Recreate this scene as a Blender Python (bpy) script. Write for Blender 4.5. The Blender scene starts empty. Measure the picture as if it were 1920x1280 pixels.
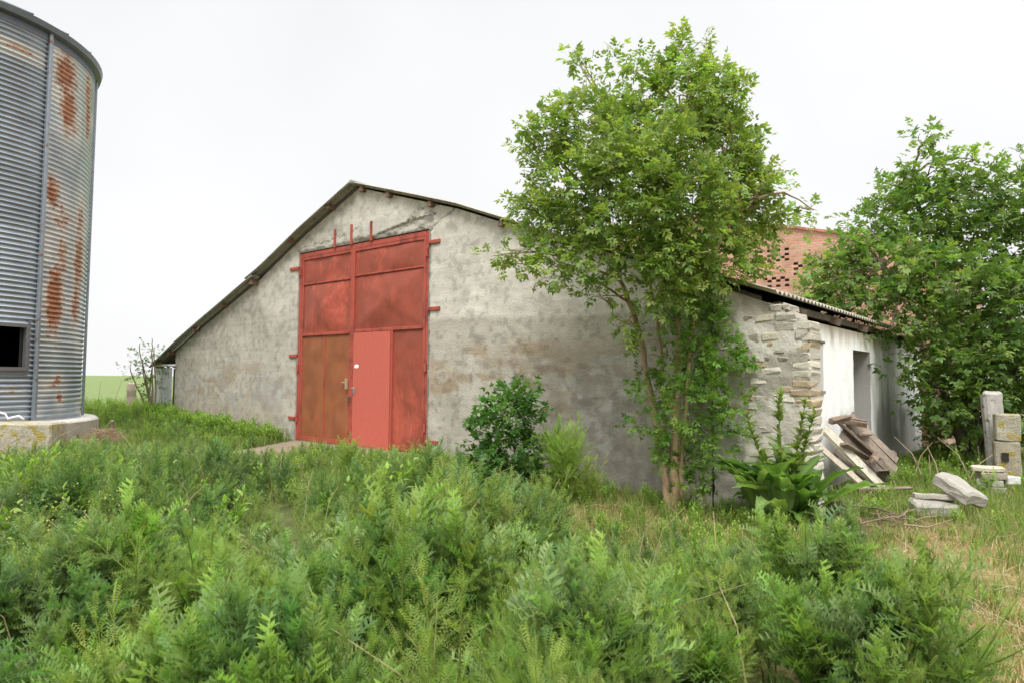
import bpy, math, numpy as np
from math import radians as RD
PI = math.pi
SC = bpy.context.scene
# ------------------------------------------------------------------ camera
cd = bpy.data.cameras.new('camera'); cam = bpy.data.objects.new('camera', cd)
SC.collection.objects.link(cam); SC.camera = cam
cd.sensor_width = 36; cd.lens = 24.0; cd.clip_start = 0.05; cd.clip_end = 6000
cd.dof.use_dof = True; cd.dof.focus_distance = 10.5; cd.dof.aperture_fstop = 5.0
from mathutils import Matrix, Vector
YAW, PITCH, ROLL = RD(129.4), RD(3.1), RD(0.5)
CAM = np.array([0, -9.0, 1.7])
fw = np.array([math.cos(YAW)*math.cos(PITCH), math.sin(YAW)*math.cos(PITCH), math.sin(PITCH)])
rt = np.array([math.sin(YAW), -math.cos(YAW), 0]); up = np.cross(rt, fw)
r2 = math.cos(ROLL)*rt+math.sin(ROLL)*up; u2 = -math.sin(ROLL)*rt+math.cos(ROLL)*up
M = Matrix(((r2[0], u2[0], -fw[0], CAM[0]), (r2[1], u2[1], -fw[1], CAM[1]), (r2[2], u2[2], -fw[2], CAM[2]), (0, 0, 0, 1)))
cam.matrix_world = M
# ------------------------------------------------------------------ sky and sun
SUN_EL, SUN_AZ = 52, -50        # azimuth measured from +x, towards the camera's right
W = bpy.data.worlds.new('World'); SC.world = W; W.use_nodes = True
wn = W.node_tree; wn.nodes.clear()
sky = wn.nodes.new('ShaderNodeTexSky'); sky.sky_type = 'NISHITA'; sky.sun_disc = False
sky.sun_elevation = RD(SUN_EL); sky.sun_rotation = RD(90-SUN_AZ)
sky.air_density = 1.0; sky.dust_density = 4.0
hs = wn.nodes.new('ShaderNodeHueSaturation'); hs.inputs['Saturation'].default_value = 0.12
mixc = wn.nodes.new('ShaderNodeMix'); mixc.data_type = 'RGBA'; mixc.inputs['Factor'].default_value = 0.85
mixc.inputs['B'].default_value = (16.5, 16.5, 16.6, 1)      # the even cloud layer
bg = wn.nodes.new('ShaderNodeBackground'); bg.inputs['Strength'].default_value = 0.125
wo = wn.nodes.new('ShaderNodeOutputWorld')
wn.links.new(sky.outputs[0], hs.inputs['Color']); wn.links.new(hs.outputs[0], mixc.inputs['A'])
tcw = wn.nodes.new('ShaderNodeTexCoord'); sxyz = wn.nodes.new('ShaderNodeSeparateXYZ'); wn.links.new(tcw.outputs['Generated'], sxyz.inputs[0])
wr = wn.nodes.new('ShaderNodeValToRGB'); wn.links.new(sxyz.outputs['Z'], wr.inputs[0])     # overcast: the zenith is far brighter than the horizon
we = wr.color_ramp.elements; we[0].position = .0; we[0].color = (.312, .312, .312, 1); we[1].position = .82; we[1].color = (1, 1, 1, 1)
we2 = we.new(.50); we2.color = (.304, .306, .309, 1)
nz_w = wn.nodes.new('ShaderNodeTexNoise'); nz_w.inputs['Scale'].default_value = 1.6; nz_w.inputs['Detail'].default_value = 5; wn.links.new(tcw.outputs['Generated'], nz_w.inputs['Vector'])
mrw = wn.nodes.new('ShaderNodeMapRange'); mrw.inputs['From Min'].default_value = .3; mrw.inputs['From Max'].default_value = .7; mrw.inputs['To Min'].default_value = .93; mrw.inputs['To Max'].default_value = 1.06; wn.links.new(nz_w.outputs[0], mrw.inputs['Value'])
mw1 = wn.nodes.new('ShaderNodeMix'); mw1.data_type = 'RGBA'; mw1.blend_type = 'MULTIPLY'; mw1.inputs['Factor'].default_value = 1; wn.links.new(wr.outputs[0], mw1.inputs['A']); wn.links.new(mrw.outputs[0], mw1.inputs['B'])
mw2 = wn.nodes.new('ShaderNodeMix'); mw2.data_type = 'RGBA'; mw2.blend_type = 'MULTIPLY'; mw2.inputs['Factor'].default_value = 1; wn.links.new(mixc.outputs['Result'], mw2.inputs['A']); wn.links.new(mw1.outputs['Result'], mw2.inputs['B'])
wn.links.new(mw2.outputs['Result'], bg.inputs['Color']); wn.links.new(bg.outputs[0], wo.inputs[0])
ld = bpy.data.lights.new('sun', 'SUN'); ld.energy = 1.5; ld.angle = RD(20); ld.color = (1, .97, .92)
lo = bpy.data.objects.new('sun', ld); SC.collection.objects.link(lo)
sd = Vector((math.cos(RD(SUN_AZ))*math.cos(RD(SUN_EL)), math.sin(RD(SUN_AZ))*math.cos(RD(SUN_EL)), math.sin(RD(SUN_EL))))
lo.rotation_euler = sd.to_track_quat('Z', 'Y').to_euler(); lo.location = (5, -20, 20)
SC.view_settings.view_transform = 'Standard'; SC.view_settings.look = 'None'
SC.view_settings.gamma = 1; SC.view_settings.exposure = 0.79
SC.cycles.max_bounces = 8; SC.cycles.transparent_max_bounces = 4
# ------------------------------------------------------------------ helpers
rng = np.random.default_rng(7)

def hash2(ix, iy, seed):
    h = (ix.astype(np.int64)*374761393+iy.astype(np.int64)*668265263+seed*2147483647) & 0x7fffffff
    h = ((h ^ (h >> 13))*1274126177) & 0x7fffffff
    return ((h ^ (h >> 16)) & 0xffff)/65535.0

def vnoise(x, y, seed=0):
    x = np.asarray(x, float); y = np.asarray(y, float)
    ix = np.floor(x); iy = np.floor(y); fx = x-ix; fy = y-iy
    fx = fx*fx*(3-2*fx); fy = fy*fy*(3-2*fy)
    a = hash2(ix, iy, seed); b = hash2(ix+1, iy, seed); c = hash2(ix, iy+1, seed); d = hash2(ix+1, iy+1, seed)
    return (a*(1-fx)+b*fx)*(1-fy)+(c*(1-fx)+d*fx)*fy

def fbm(x, y, seed=0, oct=4):
    s = 0; a = .5; t = 0
    for k in range(oct):
        s = s+a*vnoise(x*2**k, y*2**k, seed+k*17); t += a; a *= .5
    return s/t

def sst(a, b, x):
    t = np.clip((x-a)/(b-a), 0, 1); return t*t*(3-2*t)

def gz(x, y):
    x = np.asarray(x, float); y = np.asarray(y, float)
    p = np.interp(x, [-60, -30, -20, -13.8, -9.5, -5.5, -4, -2.5, 0, 10], [.5, .58, .56, .25, .24, .08, -.04, 0, 0, .05])
    n = np.interp(x, [-60, -30, -16, -8, 0], [.5, .35, .22, .1, 0])
    w = sst(-7, 0, y)
    g = n*(1-w)+p*w
    return g+.05*(fbm(x*.8, y*.8, 3)-.5)

def mk(name, V, F, mat, parent=None, col=None, smooth=False, base=None):
    """one mesh object; V in world coordinates, moved under its parent's base"""
    V = np.asarray(V, float)
    o_ = np.zeros(3)
    p = parent
    while p is not None:
        o_ = o_+np.array(p.location); p = p.parent
    if base is not None: o_ = np.asarray(base, float)
    V = V-o_
    me = bpy.data.meshes.new(name)
    if isinstance(F, np.ndarray):
        k = F.shape[1]; n = len(F)
        me.vertices.add(len(V)); me.vertices.foreach_set('co', V.ravel())
        me.loops.add(n*k); me.loops.foreach_set('vertex_index', F.ravel().astype(np.int32))
        me.polygons.add(n); me.polygons.foreach_set('loop_start', np.arange(0, n*k, k, dtype=np.int32))
        me.update(calc_edges=True)
    else:
        me.from_pydata([tuple(v) for v in V], [], [tuple(int(i) for i in f) for f in F]); me.update()
    if col is not None:
        a = me.color_attributes.new('Col', 'FLOAT_COLOR', 'POINT')
        c = np.ones((len(V), 4)); c[:, :3] = np.asarray(col)[..., :3]
        a.data.foreach_set('color', c.ravel())
    if smooth: me.polygons.foreach_set('use_smooth', np.ones(len(me.polygons), bool))
    me.materials.append(mat)
    o = bpy.data.objects.new(name, me); SC.collection.objects.link(o)
    if parent is not None: o.parent = parent
    elif base is not None: o.location = tuple(base)
    return o

def empty(name, loc, label, cat, group=None):
    o = bpy.data.objects.new(name, None); SC.collection.objects.link(o); o.location = loc
    return tag(o, label, cat, group)

def tag(o, label=None, cat=None, group=None, kind=None):
    if label: o['label'] = label
    if cat: o['category'] = cat
    if group: o['group'] = group
    if kind: o['kind'] = kind
    return o

class MB:
    def __init__(s): s.V = []; s.F = []; s.C = []; s.n = 0
    def add(s, V, F, col=(1, 1, 1)):
        V = np.asarray(V, float); s.V.append(V); s.F += [tuple(int(i)+s.n for i in f) for f in F]; s.n += len(V)
        c = np.asarray(col, float); s.C.append(np.broadcast_to(c, (len(V), 3)) if c.ndim == 1 else c); return s
    def box(s, x0, x1, y0, y1, z0, z1, col=(1, 1, 1), jit=0, bev=0):
        c = np.array([(x0+x1)/2, (y0+y1)/2, (z0+z1)/2]); h = np.array([x1-x0, y1-y0, z1-z0])/2
        V, F = boxmesh(h, bev)
        V = V+c
        if jit: V = V+rng.normal(0, jit, V.shape)
        return s.add(V, F, col)
    def obox(s, c, h, R, col=(1, 1, 1), jit=0, bev=0):
        V, F = boxmesh(np.array(h), bev)
        if jit: V = V+rng.normal(0, jit, V.shape)
        return s.add(V@np.array(R).T+np.array(c), F, col)
    def tube(s, P, r, n=6, col=(1, 1, 1)):
        V, F = tube(P, r, n); return s.add(V, F, col)
    def build(s, name, mat, parent=None, smooth=False, base=None):
        return mk(name, np.vstack(s.V), s.F, mat, parent, np.vstack(s.C), smooth, base)

def boxmesh(h, bev=0):
    h = np.asarray(h, float)
    if bev <= 0:
        V = np.array([[sx*h[0], sy*h[1], sz*h[2]] for sz in (-1, 1) for sy in (-1, 1) for sx in (-1, 1)])
        return V, [(0, 2, 3, 1), (4, 5, 7, 6), (0, 1, 5, 4), (2, 6, 7, 3), (0, 4, 6, 2), (1, 3, 7, 5)]
    b = min(bev, h.min()*.6); V = []; idx = {}
    for sx in (-1, 1):
        for sy in (-1, 1):
            for sz in (-1, 1):
                for ax in range(3):
                    v = np.array([sx*h[0], sy*h[1], sz*h[2]])
                    for a in range(3):
                        if a != ax: v[a] -= b*(sx, sy, sz)[a]
                    idx[(sx, sy, sz, ax)] = len(V); V.append(v)
    F = []
    for ax in range(3):
        o1, o2 = [a for a in range(3) if a != ax]
        for s_ in (-1, 1):
            q = []
            for (p, r_) in ((-1, -1), (1, -1), (1, 1), (-1, 1)):
                t = [0, 0, 0]; t[ax] = s_; t[o1] = p; t[o2] = r_; q.append(idx[(*t, ax)])
            F.append(tuple(q))
    for ax in range(3):       # edges along ax
        o1, o2 = [a for a in range(3) if a != ax]
        for p in (-1, 1):
            for r_ in (-1, 1):
                t0 = [0, 0, 0]; t0[ax] = -1; t0[o1] = p; t0[o2] = r_; t1 = list(t0); t1[ax] = 1
                F.append((idx[(*t0, o1)], idx[(*t1, o1)], idx[(*t1, o2)], idx[(*t0, o2)]))
    for sx in (-1, 1):
        for sy in (-1, 1):
            for sz in (-1, 1): F.append((idx[(sx, sy, sz, 0)], idx[(sx, sy, sz, 1)], idx[(sx, sy, sz, 2)]))
    return np.array(V), F

def tube(P, r, n=6, cap=True):
    P = np.asarray(P, float); m = len(P); r = np.broadcast_to(np.asarray(r, float), (m,))
    T = np.gradient(P, axis=0); T /= np.linalg.norm(T, axis=1)[:, None]+1e-9
    ref = np.array([.13, .21, .97]) if abs(T[0, 2]) < .9 else np.array([1., .1, 0])
    V = []
    for i in range(m):
        a = np.cross(T[i], ref); a /= np.linalg.norm(a); b = np.cross(T[i], a)
        for k in range(n):
            t = 2*PI*k/n; V.append(P[i]+r[i]*(math.cos(t)*a+math.sin(t)*b))
    F = [(i*n+k, i*n+(k+1) % n, (i+1)*n+(k+1) % n, (i+1)*n+k) for i in range(m-1) for k in range(n)]
    if cap: F += [tuple(range(n))[::-1], tuple((m-1)*n+k for k in range(n))]
    return np.array(V), F

def gridmesh(X, Y, Z, skip=None):
    a, b = X.shape
    V = np.stack([X, Y, Z], -1).reshape(-1, 3)
    i, j = np.meshgrid(np.arange(a-1), np.arange(b-1), indexing='ij')
    v0 = i*b+j
    F = np.stack([v0, v0+b, v0+b+1, v0+1], -1).reshape(-1, 4)
    if skip is not None: F = F[~skip.reshape(-1)]
    return V, F

# ------------------------------------------------------------------ materials
def mat(name, build):
    m = bpy.data.materials.new(name); m.use_nodes = True; nt = m.node_tree; nt.nodes.clear()
    out = nt.nodes.new('ShaderNodeOutputMaterial')
    build(nt, lambda t: nt.nodes.new(t), nt.links.new, out); return m

def surf(name, base=(1, 1, 1), rough=.85, metal=0.0, spec=.3, scale=6.0, var=.25, bump=.3, fine=40.0, usecol=True, stretch=(1, 1, 1),
         spots=None, bdist=.01):
    """weathered opaque surface: vertex colour x base x two noises, bump, optional spots (colour, scale, threshold)"""
    def b(nt, N, L, out):
        tc = N('ShaderNodeTexCoord'); mp = N('ShaderNodeMapping'); mp.inputs['Scale'].default_value = stretch
        L(tc.outputs['Object'], mp.inputs['Vector'])
        n1 = N('ShaderNodeTexNoise'); n1.inputs['Scale'].default_value = scale; n1.inputs['Detail'].default_value = 8; n1.inputs['Roughness'].default_value = .65
        n2 = N('ShaderNodeTexNoise'); n2.inputs['Scale'].default_value = fine; n2.inputs['Detail'].default_value = 5
        L(mp.outputs[0], n1.inputs['Vector']); L(mp.outputs[0], n2.inputs['Vector'])
        add = N('ShaderNodeMath'); add.operation = 'ADD'; L(n1.outputs[0], add.inputs[0]); L(n2.outputs[0], add.inputs[1])
        mr = N('ShaderNodeMapRange'); mr.inputs['From Min'].default_value = .6; mr.inputs['From Max'].default_value = 1.4
        mr.inputs['To Min'].default_value = 1-var; mr.inputs['To Max'].default_value = 1+var; L(add.outputs[0], mr.inputs['Value'])
        mx = N('ShaderNodeMix'); mx.data_type = 'RGBA'; mx.blend_type = 'MULTIPLY'; mx.inputs['Factor'].default_value = 1
        mx.inputs['A'].default_value = (*base, 1); L(mr.outputs[0], mx.inputs['B']); c = mx.outputs['Result']
        if usecol:
            at = N('ShaderNodeAttribute'); at.attribute_name = 'Col'
            m2 = N('ShaderNodeMix'); m2.data_type = 'RGBA'; m2.blend_type = 'MULTIPLY'; m2.inputs['Factor'].default_value = 1
            L(c, m2.inputs['A']); L(at.outputs['Color'], m2.inputs['B']); c = m2.outputs['Result']
        if spots:
            scol, ssc, th = spots
            n3 = N('ShaderNodeTexNoise'); n3.inputs['Scale'].default_value = ssc; n3.inputs['Detail'].default_value = 6; L(mp.outputs[0], n3.inputs['Vector'])
            r3 = N('ShaderNodeMapRange'); r3.inputs['From Min'].default_value = th; r3.inputs['From Max'].default_value = th+.08; L(n3.outputs[0], r3.inputs['Value'])
            m3 = N('ShaderNodeMix'); m3.data_type = 'RGBA'; L(r3.outputs[0], m3.inputs['Factor']); L(c, m3.inputs['A']); m3.inputs['B'].default_value = (*scol, 1); c = m3.outputs['Result']
        p = N('ShaderNodeBsdfPrincipled'); L(c, p.inputs['Base Color']); p.inputs['Roughness'].default_value = rough
        p.inputs['Metallic'].default_value = metal; p.inputs['Specular IOR Level'].default_value = spec
        if bump:
            bp = N('ShaderNodeBump'); bp.inputs['Strength'].default_value = bump; bp.inputs['Distance'].default_value = bdist
            L(add.outputs[0], bp.inputs['Height']); L(bp.outputs[0], p.inputs['Normal'])
        L(p.outputs[0], out.inputs[0])
    return mat(name, b)

def leafmat(name, trans=.35, gloss=.35):
    def b(nt, N, L, out):
        at = N('ShaderNodeAttribute'); at.attribute_name = 'Col'
        p = N('ShaderNodeBsdfPrincipled'); L(at.outputs['Color'], p.inputs['Base Color']); p.inputs['Roughness'].default_value = .5
        p.inputs['Specular IOR Level'].default_value = gloss
        g = N('ShaderNodeMix'); g.data_type = 'RGBA'; g.blend_type = 'MULTIPLY'; g.inputs['Factor'].default_value = 1
        L(at.outputs['Color'], g.inputs['A']); g.inputs['B'].default_value = (1.5, 1.6, .7, 1)
        t = N('ShaderNodeBsdfTranslucent'); L(g.outputs['Result'], t.inputs['Color'])
        m = N('ShaderNodeMixShader'); m.inputs[0].default_value = trans
        L(p.outputs[0], m.inputs[1]); L(t.outputs[0], m.inputs[2]); L(m.outputs[0], out.inputs[0])
    return mat(name, b)

M_leaf = leafmat('leaf', .42); M_dry = leafmat('dry_stalk', .2, .1)
M_bark = surf('bark', (1, 1, 1), .9, scale=5, fine=30, var=.35, bump=.9, stretch=(6, 6, 1.2), bdist=.02)
M_plaster = surf('plaster', (1, 1, 1), .92, scale=3.5, fine=30, var=.18, bump=.6, bdist=.015)
M_stone = surf('limestone', (1, 1, 1), .92, scale=9, fine=50, var=.26, bump=.8, bdist=.012)
M_white = surf('limewash', (1, 1, 1), .9, scale=2.5, fine=18, var=.08, bump=.35)
M_conc = surf('concrete', (1, 1, 1), .92, scale=4, fine=45, var=.22, bump=.6, spots=((.17, .15, .08), 9, .6))
M_lichen = surf('lichen_block', (1, 1, 1), .95, scale=8, fine=40, var=.3, bump=1, spots=((.33, .26, .07), 7, .53), bdist=.02)
M_wood = surf('weathered_wood', (1, 1, 1), .85, scale=3, fine=22, var=.35, bump=.7, stretch=(1, 1, 1))
M_roof = surf('fibre_cement', (1, 1, 1), .95, scale=5, fine=40, var=.25, bump=.4, spots=((.13, .12, .07), 14, .6))
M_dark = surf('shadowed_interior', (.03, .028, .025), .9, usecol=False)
M_tin = surf('bare_metal', (.45, .45, .44), .45, metal=.6, usecol=False)

# ------------------------------------------------------------------ ground
def ground():
    def b(nt, N, L, out):
        geo = N('ShaderNodeNewGeometry')
        at = N('ShaderNodeAttribute'); at.attribute_name = 'Col'
        n1 = N('ShaderNodeTexNoise'); n1.inputs['Scale'].default_value = 2.2; n1.inputs['Detail'].default_value = 10; n1.inputs['Roughness'].default_value = .7
        n2 = N('ShaderNodeTexNoise'); n2.inputs['Scale'].default_value = 30; n2.inputs['Detail'].default_value = 6; n2.inputs['Roughness'].default_value = .7
        L(geo.outputs['Position'], n1.inputs['Vector']); L(geo.outputs['Position'], n2.inputs['Vector'])
        cr = N('ShaderNodeValToRGB'); L(n1.outputs[0], cr.inputs[0])
        e = cr.color_ramp.elements; e[0].position = .3; e[0].color = (.6, .6, .5, 1); e[1].position = .7; e[1].color = (1.3, 1.3, 1.2, 1)
        mr = N('ShaderNodeMapRange'); mr.inputs['To Min'].default_value = .25; mr.inputs['To Max'].default_value = 1.75; L(n2.outputs[0], mr.inputs['Value'])
        m1 = N('ShaderNodeMix'); m1.data_type = 'RGBA'; m1.blend_type = 'MULTIPLY'; m1.inputs['Factor'].default_value = 1
        L(at.outputs['Color'], m1.inputs['A']); L(cr.outputs[0], m1.inputs['B'])
        m2 = N('ShaderNodeMix'); m2.data_type = 'RGBA'; m2.blend_type = 'MULTIPLY'; m2.inputs['Factor'].default_value = 1
        L(m1.outputs['Result'], m2.inputs['A']); L(mr.outputs[0], m2.inputs['B'])
        p = N('ShaderNodeBsdfPrincipled'); p.inputs['Roughness'].default_value = 1; p.inputs['Specular IOR Level'].default_value = .1
        L(m2.outputs['Result'], p.inputs['Base Color'])
        bp = N('ShaderNodeBump'); bp.inputs['Strength'].default_value = .6; bp.inputs['Distance'].default_value = .04; L(n2.outputs[0], bp.inputs['Height']); L(bp.outputs[0], p.inputs['Normal'])
        L(p.outputs[0], out.inputs[0])
    m = mat('ground', b)
    def ax(lo, hi, a, b_, st):
        core = np.arange(lo, hi+st/2, st)
        l = lo-np.cumsum(np.geomspace(st*1.3, a, 26)); r = hi+np.cumsum(np.geomspace(st*1.3, b_, 26)); return np.r_[l[::-1], core, r]
    xs = ax(-24, 3, 500, 400, .12); ys = ax(-10, 8, 300, 500, .12)
    X, Y = np.meshgrid(xs, ys, indexing='ij'); Z = gz(X, Y)
    n = fbm(X*.6, Y*.6, 40)
    soil = np.array([.12, .095, .06]); straw = np.array([.30, .23, .12]); green = np.array([.09, .14, .04]); crop = np.array([.165, .215, .095])
    # straw-coloured mown strip at the right and between the tree and the weeds
    s = np.clip(sst(-8.5, -4.5, X)*sst(.9, -.6, np.abs(Y+1.3)-.9)*1.0+sst(-1.9, -.7, X)*sst(3, .5, Y), 0, 1)*(.5+.9*n)
    s = np.clip(s, 0, 1)[..., None]
    c = soil*(1-n[..., None])+green*n[..., None]
    c = c*(1-s)+straw*s
    far = np.clip(sst(-24, -30, X)+sst(14, 20, Y), 0, 1)[..., None]
    c = c*(1-far)+crop*far
    V, F = gridmesh(X, Y, Z)
    g = mk('ground', V, F, m, None, c.reshape(-1, 3), True); tag(g, kind='structure')
ground()

# ------------------------------------------------------------------ barn
RP = [(-21.0, 1.96), (-20.8, 2.05), (-19.43, 2.66), (-18.19, 3.15), (-15.44, 4.17)]       # roof, lower left run
RU = [(-15.75, 4.12), (-15.09, 4.36), (-13.55, 5.05), (-11.65, 5.80)]
RR = [(-11.66, 5.80), (-8.71, 4.90), (-6.8, 4.18), (-3.77, 3.14), (-2.92, 2.85)]
WX = np.array([-19.85, -18.19, -15.44, -13.55, -11.65, -8.71, -6.8, -3.77, -3.05, -3.0, -2.85, -2.82, -2.5])
WZ = np.array([2.40, 3.06, 4.09, 4.97, 5.72, 4.82, 4.10, 3.05, 2.76, 2.68, 2.66, 2.58, 2.50])
BX, BD = -11.65, 12.0
barn = empty('barn', (-11.65, 0, .25), 'long plastered barn with a tall rusty red double gate in its gable wall', 'barn')

def polydist(X, Z, pts):
    d = np.full(X.shape, 9e9)
    for (a, b), (c, e) in zip(pts[:-1], pts[1:]):
        vx, vz = c-a, e-b; t = np.clip(((X-a)*vx+(Z-b)*vz)/(vx*vx+vz*vz), 0, 1)
        d = np.minimum(d, np.hypot(X-a-t*vx, Z-b-t*vz))
    return d

CRACKS = [([(-11.9, 4.58), (-11.6, 4.66), (-11.35, 4.62), (-11.14, 4.59), (-10.9, 4.66), (-10.5, 4.74), (-10.2, 4.72), (-9.9, 4.83), (-9.6, 4.80), (-9.45, 4.86), (-9.2, 4.74)], .016),
          ([(-9.5, 4.58), (-9.3, 4.62), (-9.12, 4.7), (-9.0, 4.72), (-8.89, 4.80), (-8.84, 4.88)], .02),
          ([(-10.9, 4.6), (-10.6, 4.72), (-10.35, 4.66), (-10.0, 4.68), (-9.7, 4.62), (-9.5, 4.6)], .018),
          ([(-13.9, 4.62), (-13.5, 4.66), (-13.1, 4.68), (-12.6, 4.7), (-12.1, 4.74), (-11.6, 4.9)], .010),
          ([(-4.6, 2.78), (-4.2, 2.74), (-3.85, 2.80)], .014),
          ([(-10.1, 4.75), (-9.9, 4.95), (-9.6, 5.0), (-9.2, 4.98), (-8.95, 5.02)], .012)]

def plaster_cols(X, Z):
    n1 = fbm(X*.9, Z*1.6, 5); n2 = fbm(X*3.5, Z*3.5, 9); n3 = fbm(X*1.2+7, Z*5, 21); n4 = fbm(X*9, Z*9, 33, 3); vs = fbm(X*7, Z*.7, 12)
    light = np.array([.56, .525, .455]); grey = np.array([.43, .395, .33]); brown = np.array([.33, .25, .16]); dark = np.array([.235, .215, .185])
    hs_ = fbm(X*1.1, Z*14, 141, 3); pat = fbm(X*1.7, Z*2.4, 143)
    edge = 2.74+.10*(n3-.5)+.08*(n2-.5)+.05*np.sin(X*1.3)
    up_ = sst(-.05, .05, Z-edge)
    up_ = np.where(X < -11.5, .30+.45*sst(3.0, 3.6, Z+.8*(n1-.5)), up_)[..., None]
    c = grey*(1-up_)+light*up_
    c = c*(1+.26*(n2-.5)+.22*(n1-.5)+.22*(n4-.5)+.26*(hs_-.5)+.18*(pat-.5))[..., None]
    def mixin(c, col, m): m = np.clip(m, 0, 1)[..., None]; return c*(1-m)+col*m
    # brown damp bands right of the gate
    m = sst(.42, .62, fbm(X*1.1+3, Z*2.6, 61))*sst(2.45, 2.1, Z)*sst(.9, 1.35, Z)*sst(-9.6, -9.2, X)
    c = mixin(c, brown, m*.8)
    m = sst(.52, .60, fbm(X*2.3+9, Z*3.1, 163))*sst(2.5, 2.2, Z)*sst(-9.6, -9.2, X); c = mixin(c, np.array([.47, .45, .40]), m*.45)
    m = sst(.40, .60, fbm(X*1.3, Z*4, 67))*sst(.25, 0, np.abs(Z-2.05+.1*np.sin(X*2))-.12)*sst(-8.2, -7.6, X)*sst(-4.6, -5.2, X)
    c = mixin(c, brown*.95, m*.6)
    m = sst(.46, .58, fbm(X*2.1+5, Z*7, 167))*sst(.45, .1, np.abs(Z-1.72))*sst(-9.5, -9.2, X)*sst(-5.6, -6.4, X); c = mixin(c, brown*.9, m*.65)
    m = sst(.56, .66, fbm(X*9, Z*9, 171, 3)); c = c*(1-.22*m)[..., None]
    # same left of the gate, blotchier
    m = sst(.46, .66, fbm(X*1.6, Z*2.6, 77))*sst(.75, .15, np.abs(Z-1.55))*sst(-19.4, -18.9, X)*sst(-13.7, -13.9, X)
    c = mixin(c, brown, m*.55)
    m = sst(.5, .62, fbm(X*1.5+9, Z*2.0, 79))*sst(.8, .1, np.abs(Z-1.3))*sst(-13.7, -14.0, X)
    c = mixin(c, np.array([.34, .335, .32]), m*.5)
    # black mould running down between gate and tree
    m = sst(.34, .62, .6*vs+.4*n1)*sst(-7.0, -6.0, X)*sst(-3.85, -4.6, X)*sst(2.5, 1.7, Z)
    c = mixin(c, dark, m*.55)
    m = sst(.35, .6, n1)*sst(.9, .2, Z+.3*(n2-.5))*sst(-9.5, -8.0, X)
    c = mixin(c, dark*1.05, m*.4)
    m = sst(.55, .65, fbm(X*2.2, Z*6, 83))*sst(-6.5, -6.1, X)*sst(-4.7, -5.2, X)*sst(.12, .0, np.abs(Z-1.38+.05*n2)-.03)
    c = mixin(c, dark, m*.8)
    # pale lime bloom
    m = sst(.62, .75, fbm(X*4, Z*6, 91))*sst(1.9, 1.5, np.abs(Z-1.2)+1)*.5
    c = mixin(c, np.array([.55, .54, .5]), m)
    m = sst(.5, .8, n2)*sst(.28, .05, Z+.2)*sst(-5.6, -5.0, X)
    c = mixin(c, np.array([.62, .6, .56]), m*.6)
    # reddish splash at the foot on the left
    m = sst(.55, .1, Z-.65+.3*(n2-.5))*sst(-14, -14.8, X)
    c = mixin(c, np.array([.36, .27, .20]), m*.4)
    return c

def wallgrid(x0, x1, zb, seed=0, step=.03, ztop=None, jagl=0):
    nx = max(2, int((x1-x0)/step)+1); xs = np.linspace(x0, x1, nx)
    zt = np.interp(xs, WX, WZ) if ztop is None else np.full(nx, ztop)
    zb = np.full(nx, zb) if np.isscalar(zb) else zb
    nz = int(max(zt-zb)/step)+2; t = np.linspace(0, 1, nz)
    X = np.repeat(xs[:, None], nz, 1); Z = zb[:, None]+(zt-zb)[:, None]*t[None, :]
    rel = .010*(fbm(X*.8, Z*.8, 2)-.5)+.012*(fbm(X*5, Z*5, 4)-.5)
    c = plaster_cols(X, Z)
    for pts, w in CRACKS:
        d = polydist(X+.13*(fbm(X*6, Z*6, 8)-.5)+.06*(vnoise(X*21, Z*21, 18)-.5), Z+.13*(fbm(X*6, Z*6, 15)-.5)+.06*(vnoise(X*21, Z*21, 19)-.5), pts)
        m = sst(w*1.1, w*.3, d)*sst(.25, .5, fbm(X*4, Z*4, 23)); rel = rel-.012*m; c = c*(1-.68*m[..., None])
    # broken plaster between lintel and the big crack
    cz = np.interp(X, [-11.9, -11.2, -10.5, -9.9, -9.45, -9.2], [4.62, 4.60, 4.72, 4.79, 4.83, 4.74])
    m = (Z < cz)*(X > -11.8)*(X < -9.35)*(Z > 4.5)
    r_ = fbm(X*7, Z*9, 44); rel = rel-m*(.006+.05*r_); c = np.where(m[..., None] > 0, np.array([.43, .40, .35])*(.6+.75*r_[..., None]), c)
    ed = np.maximum(np.maximum(-13.80-X, X+9.47), Z-4.55); q_ = sst(.07, .015, ed+.10*(fbm(X*11, Z*11, 151)-.42))   # chipped edge round the gate, the shade of its gap painted in dark
    rel = rel-.022*q_; c = c*(1-.5*q_)[..., None]
    Y = -rel
    return X, Y, Z, c

parts = []
for (x0, x1, zb) in ((-19.85, -13.80, -.3), (-13.80, -9.47, 4.55), (-9.47, -3.84, -.35)):
    X, Y, Z, c = wallgrid(x0, x1, zb); parts.append((X, Y, Z, c))
VV = []; FF = []; CC = []; n = 0
for X, Y, Z, c in parts:
    V, F = gridmesh(X, Y, Z); VV.append(V); FF.append(F+n); CC.append(c.reshape(-1, 3)); n += len(V)
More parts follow.
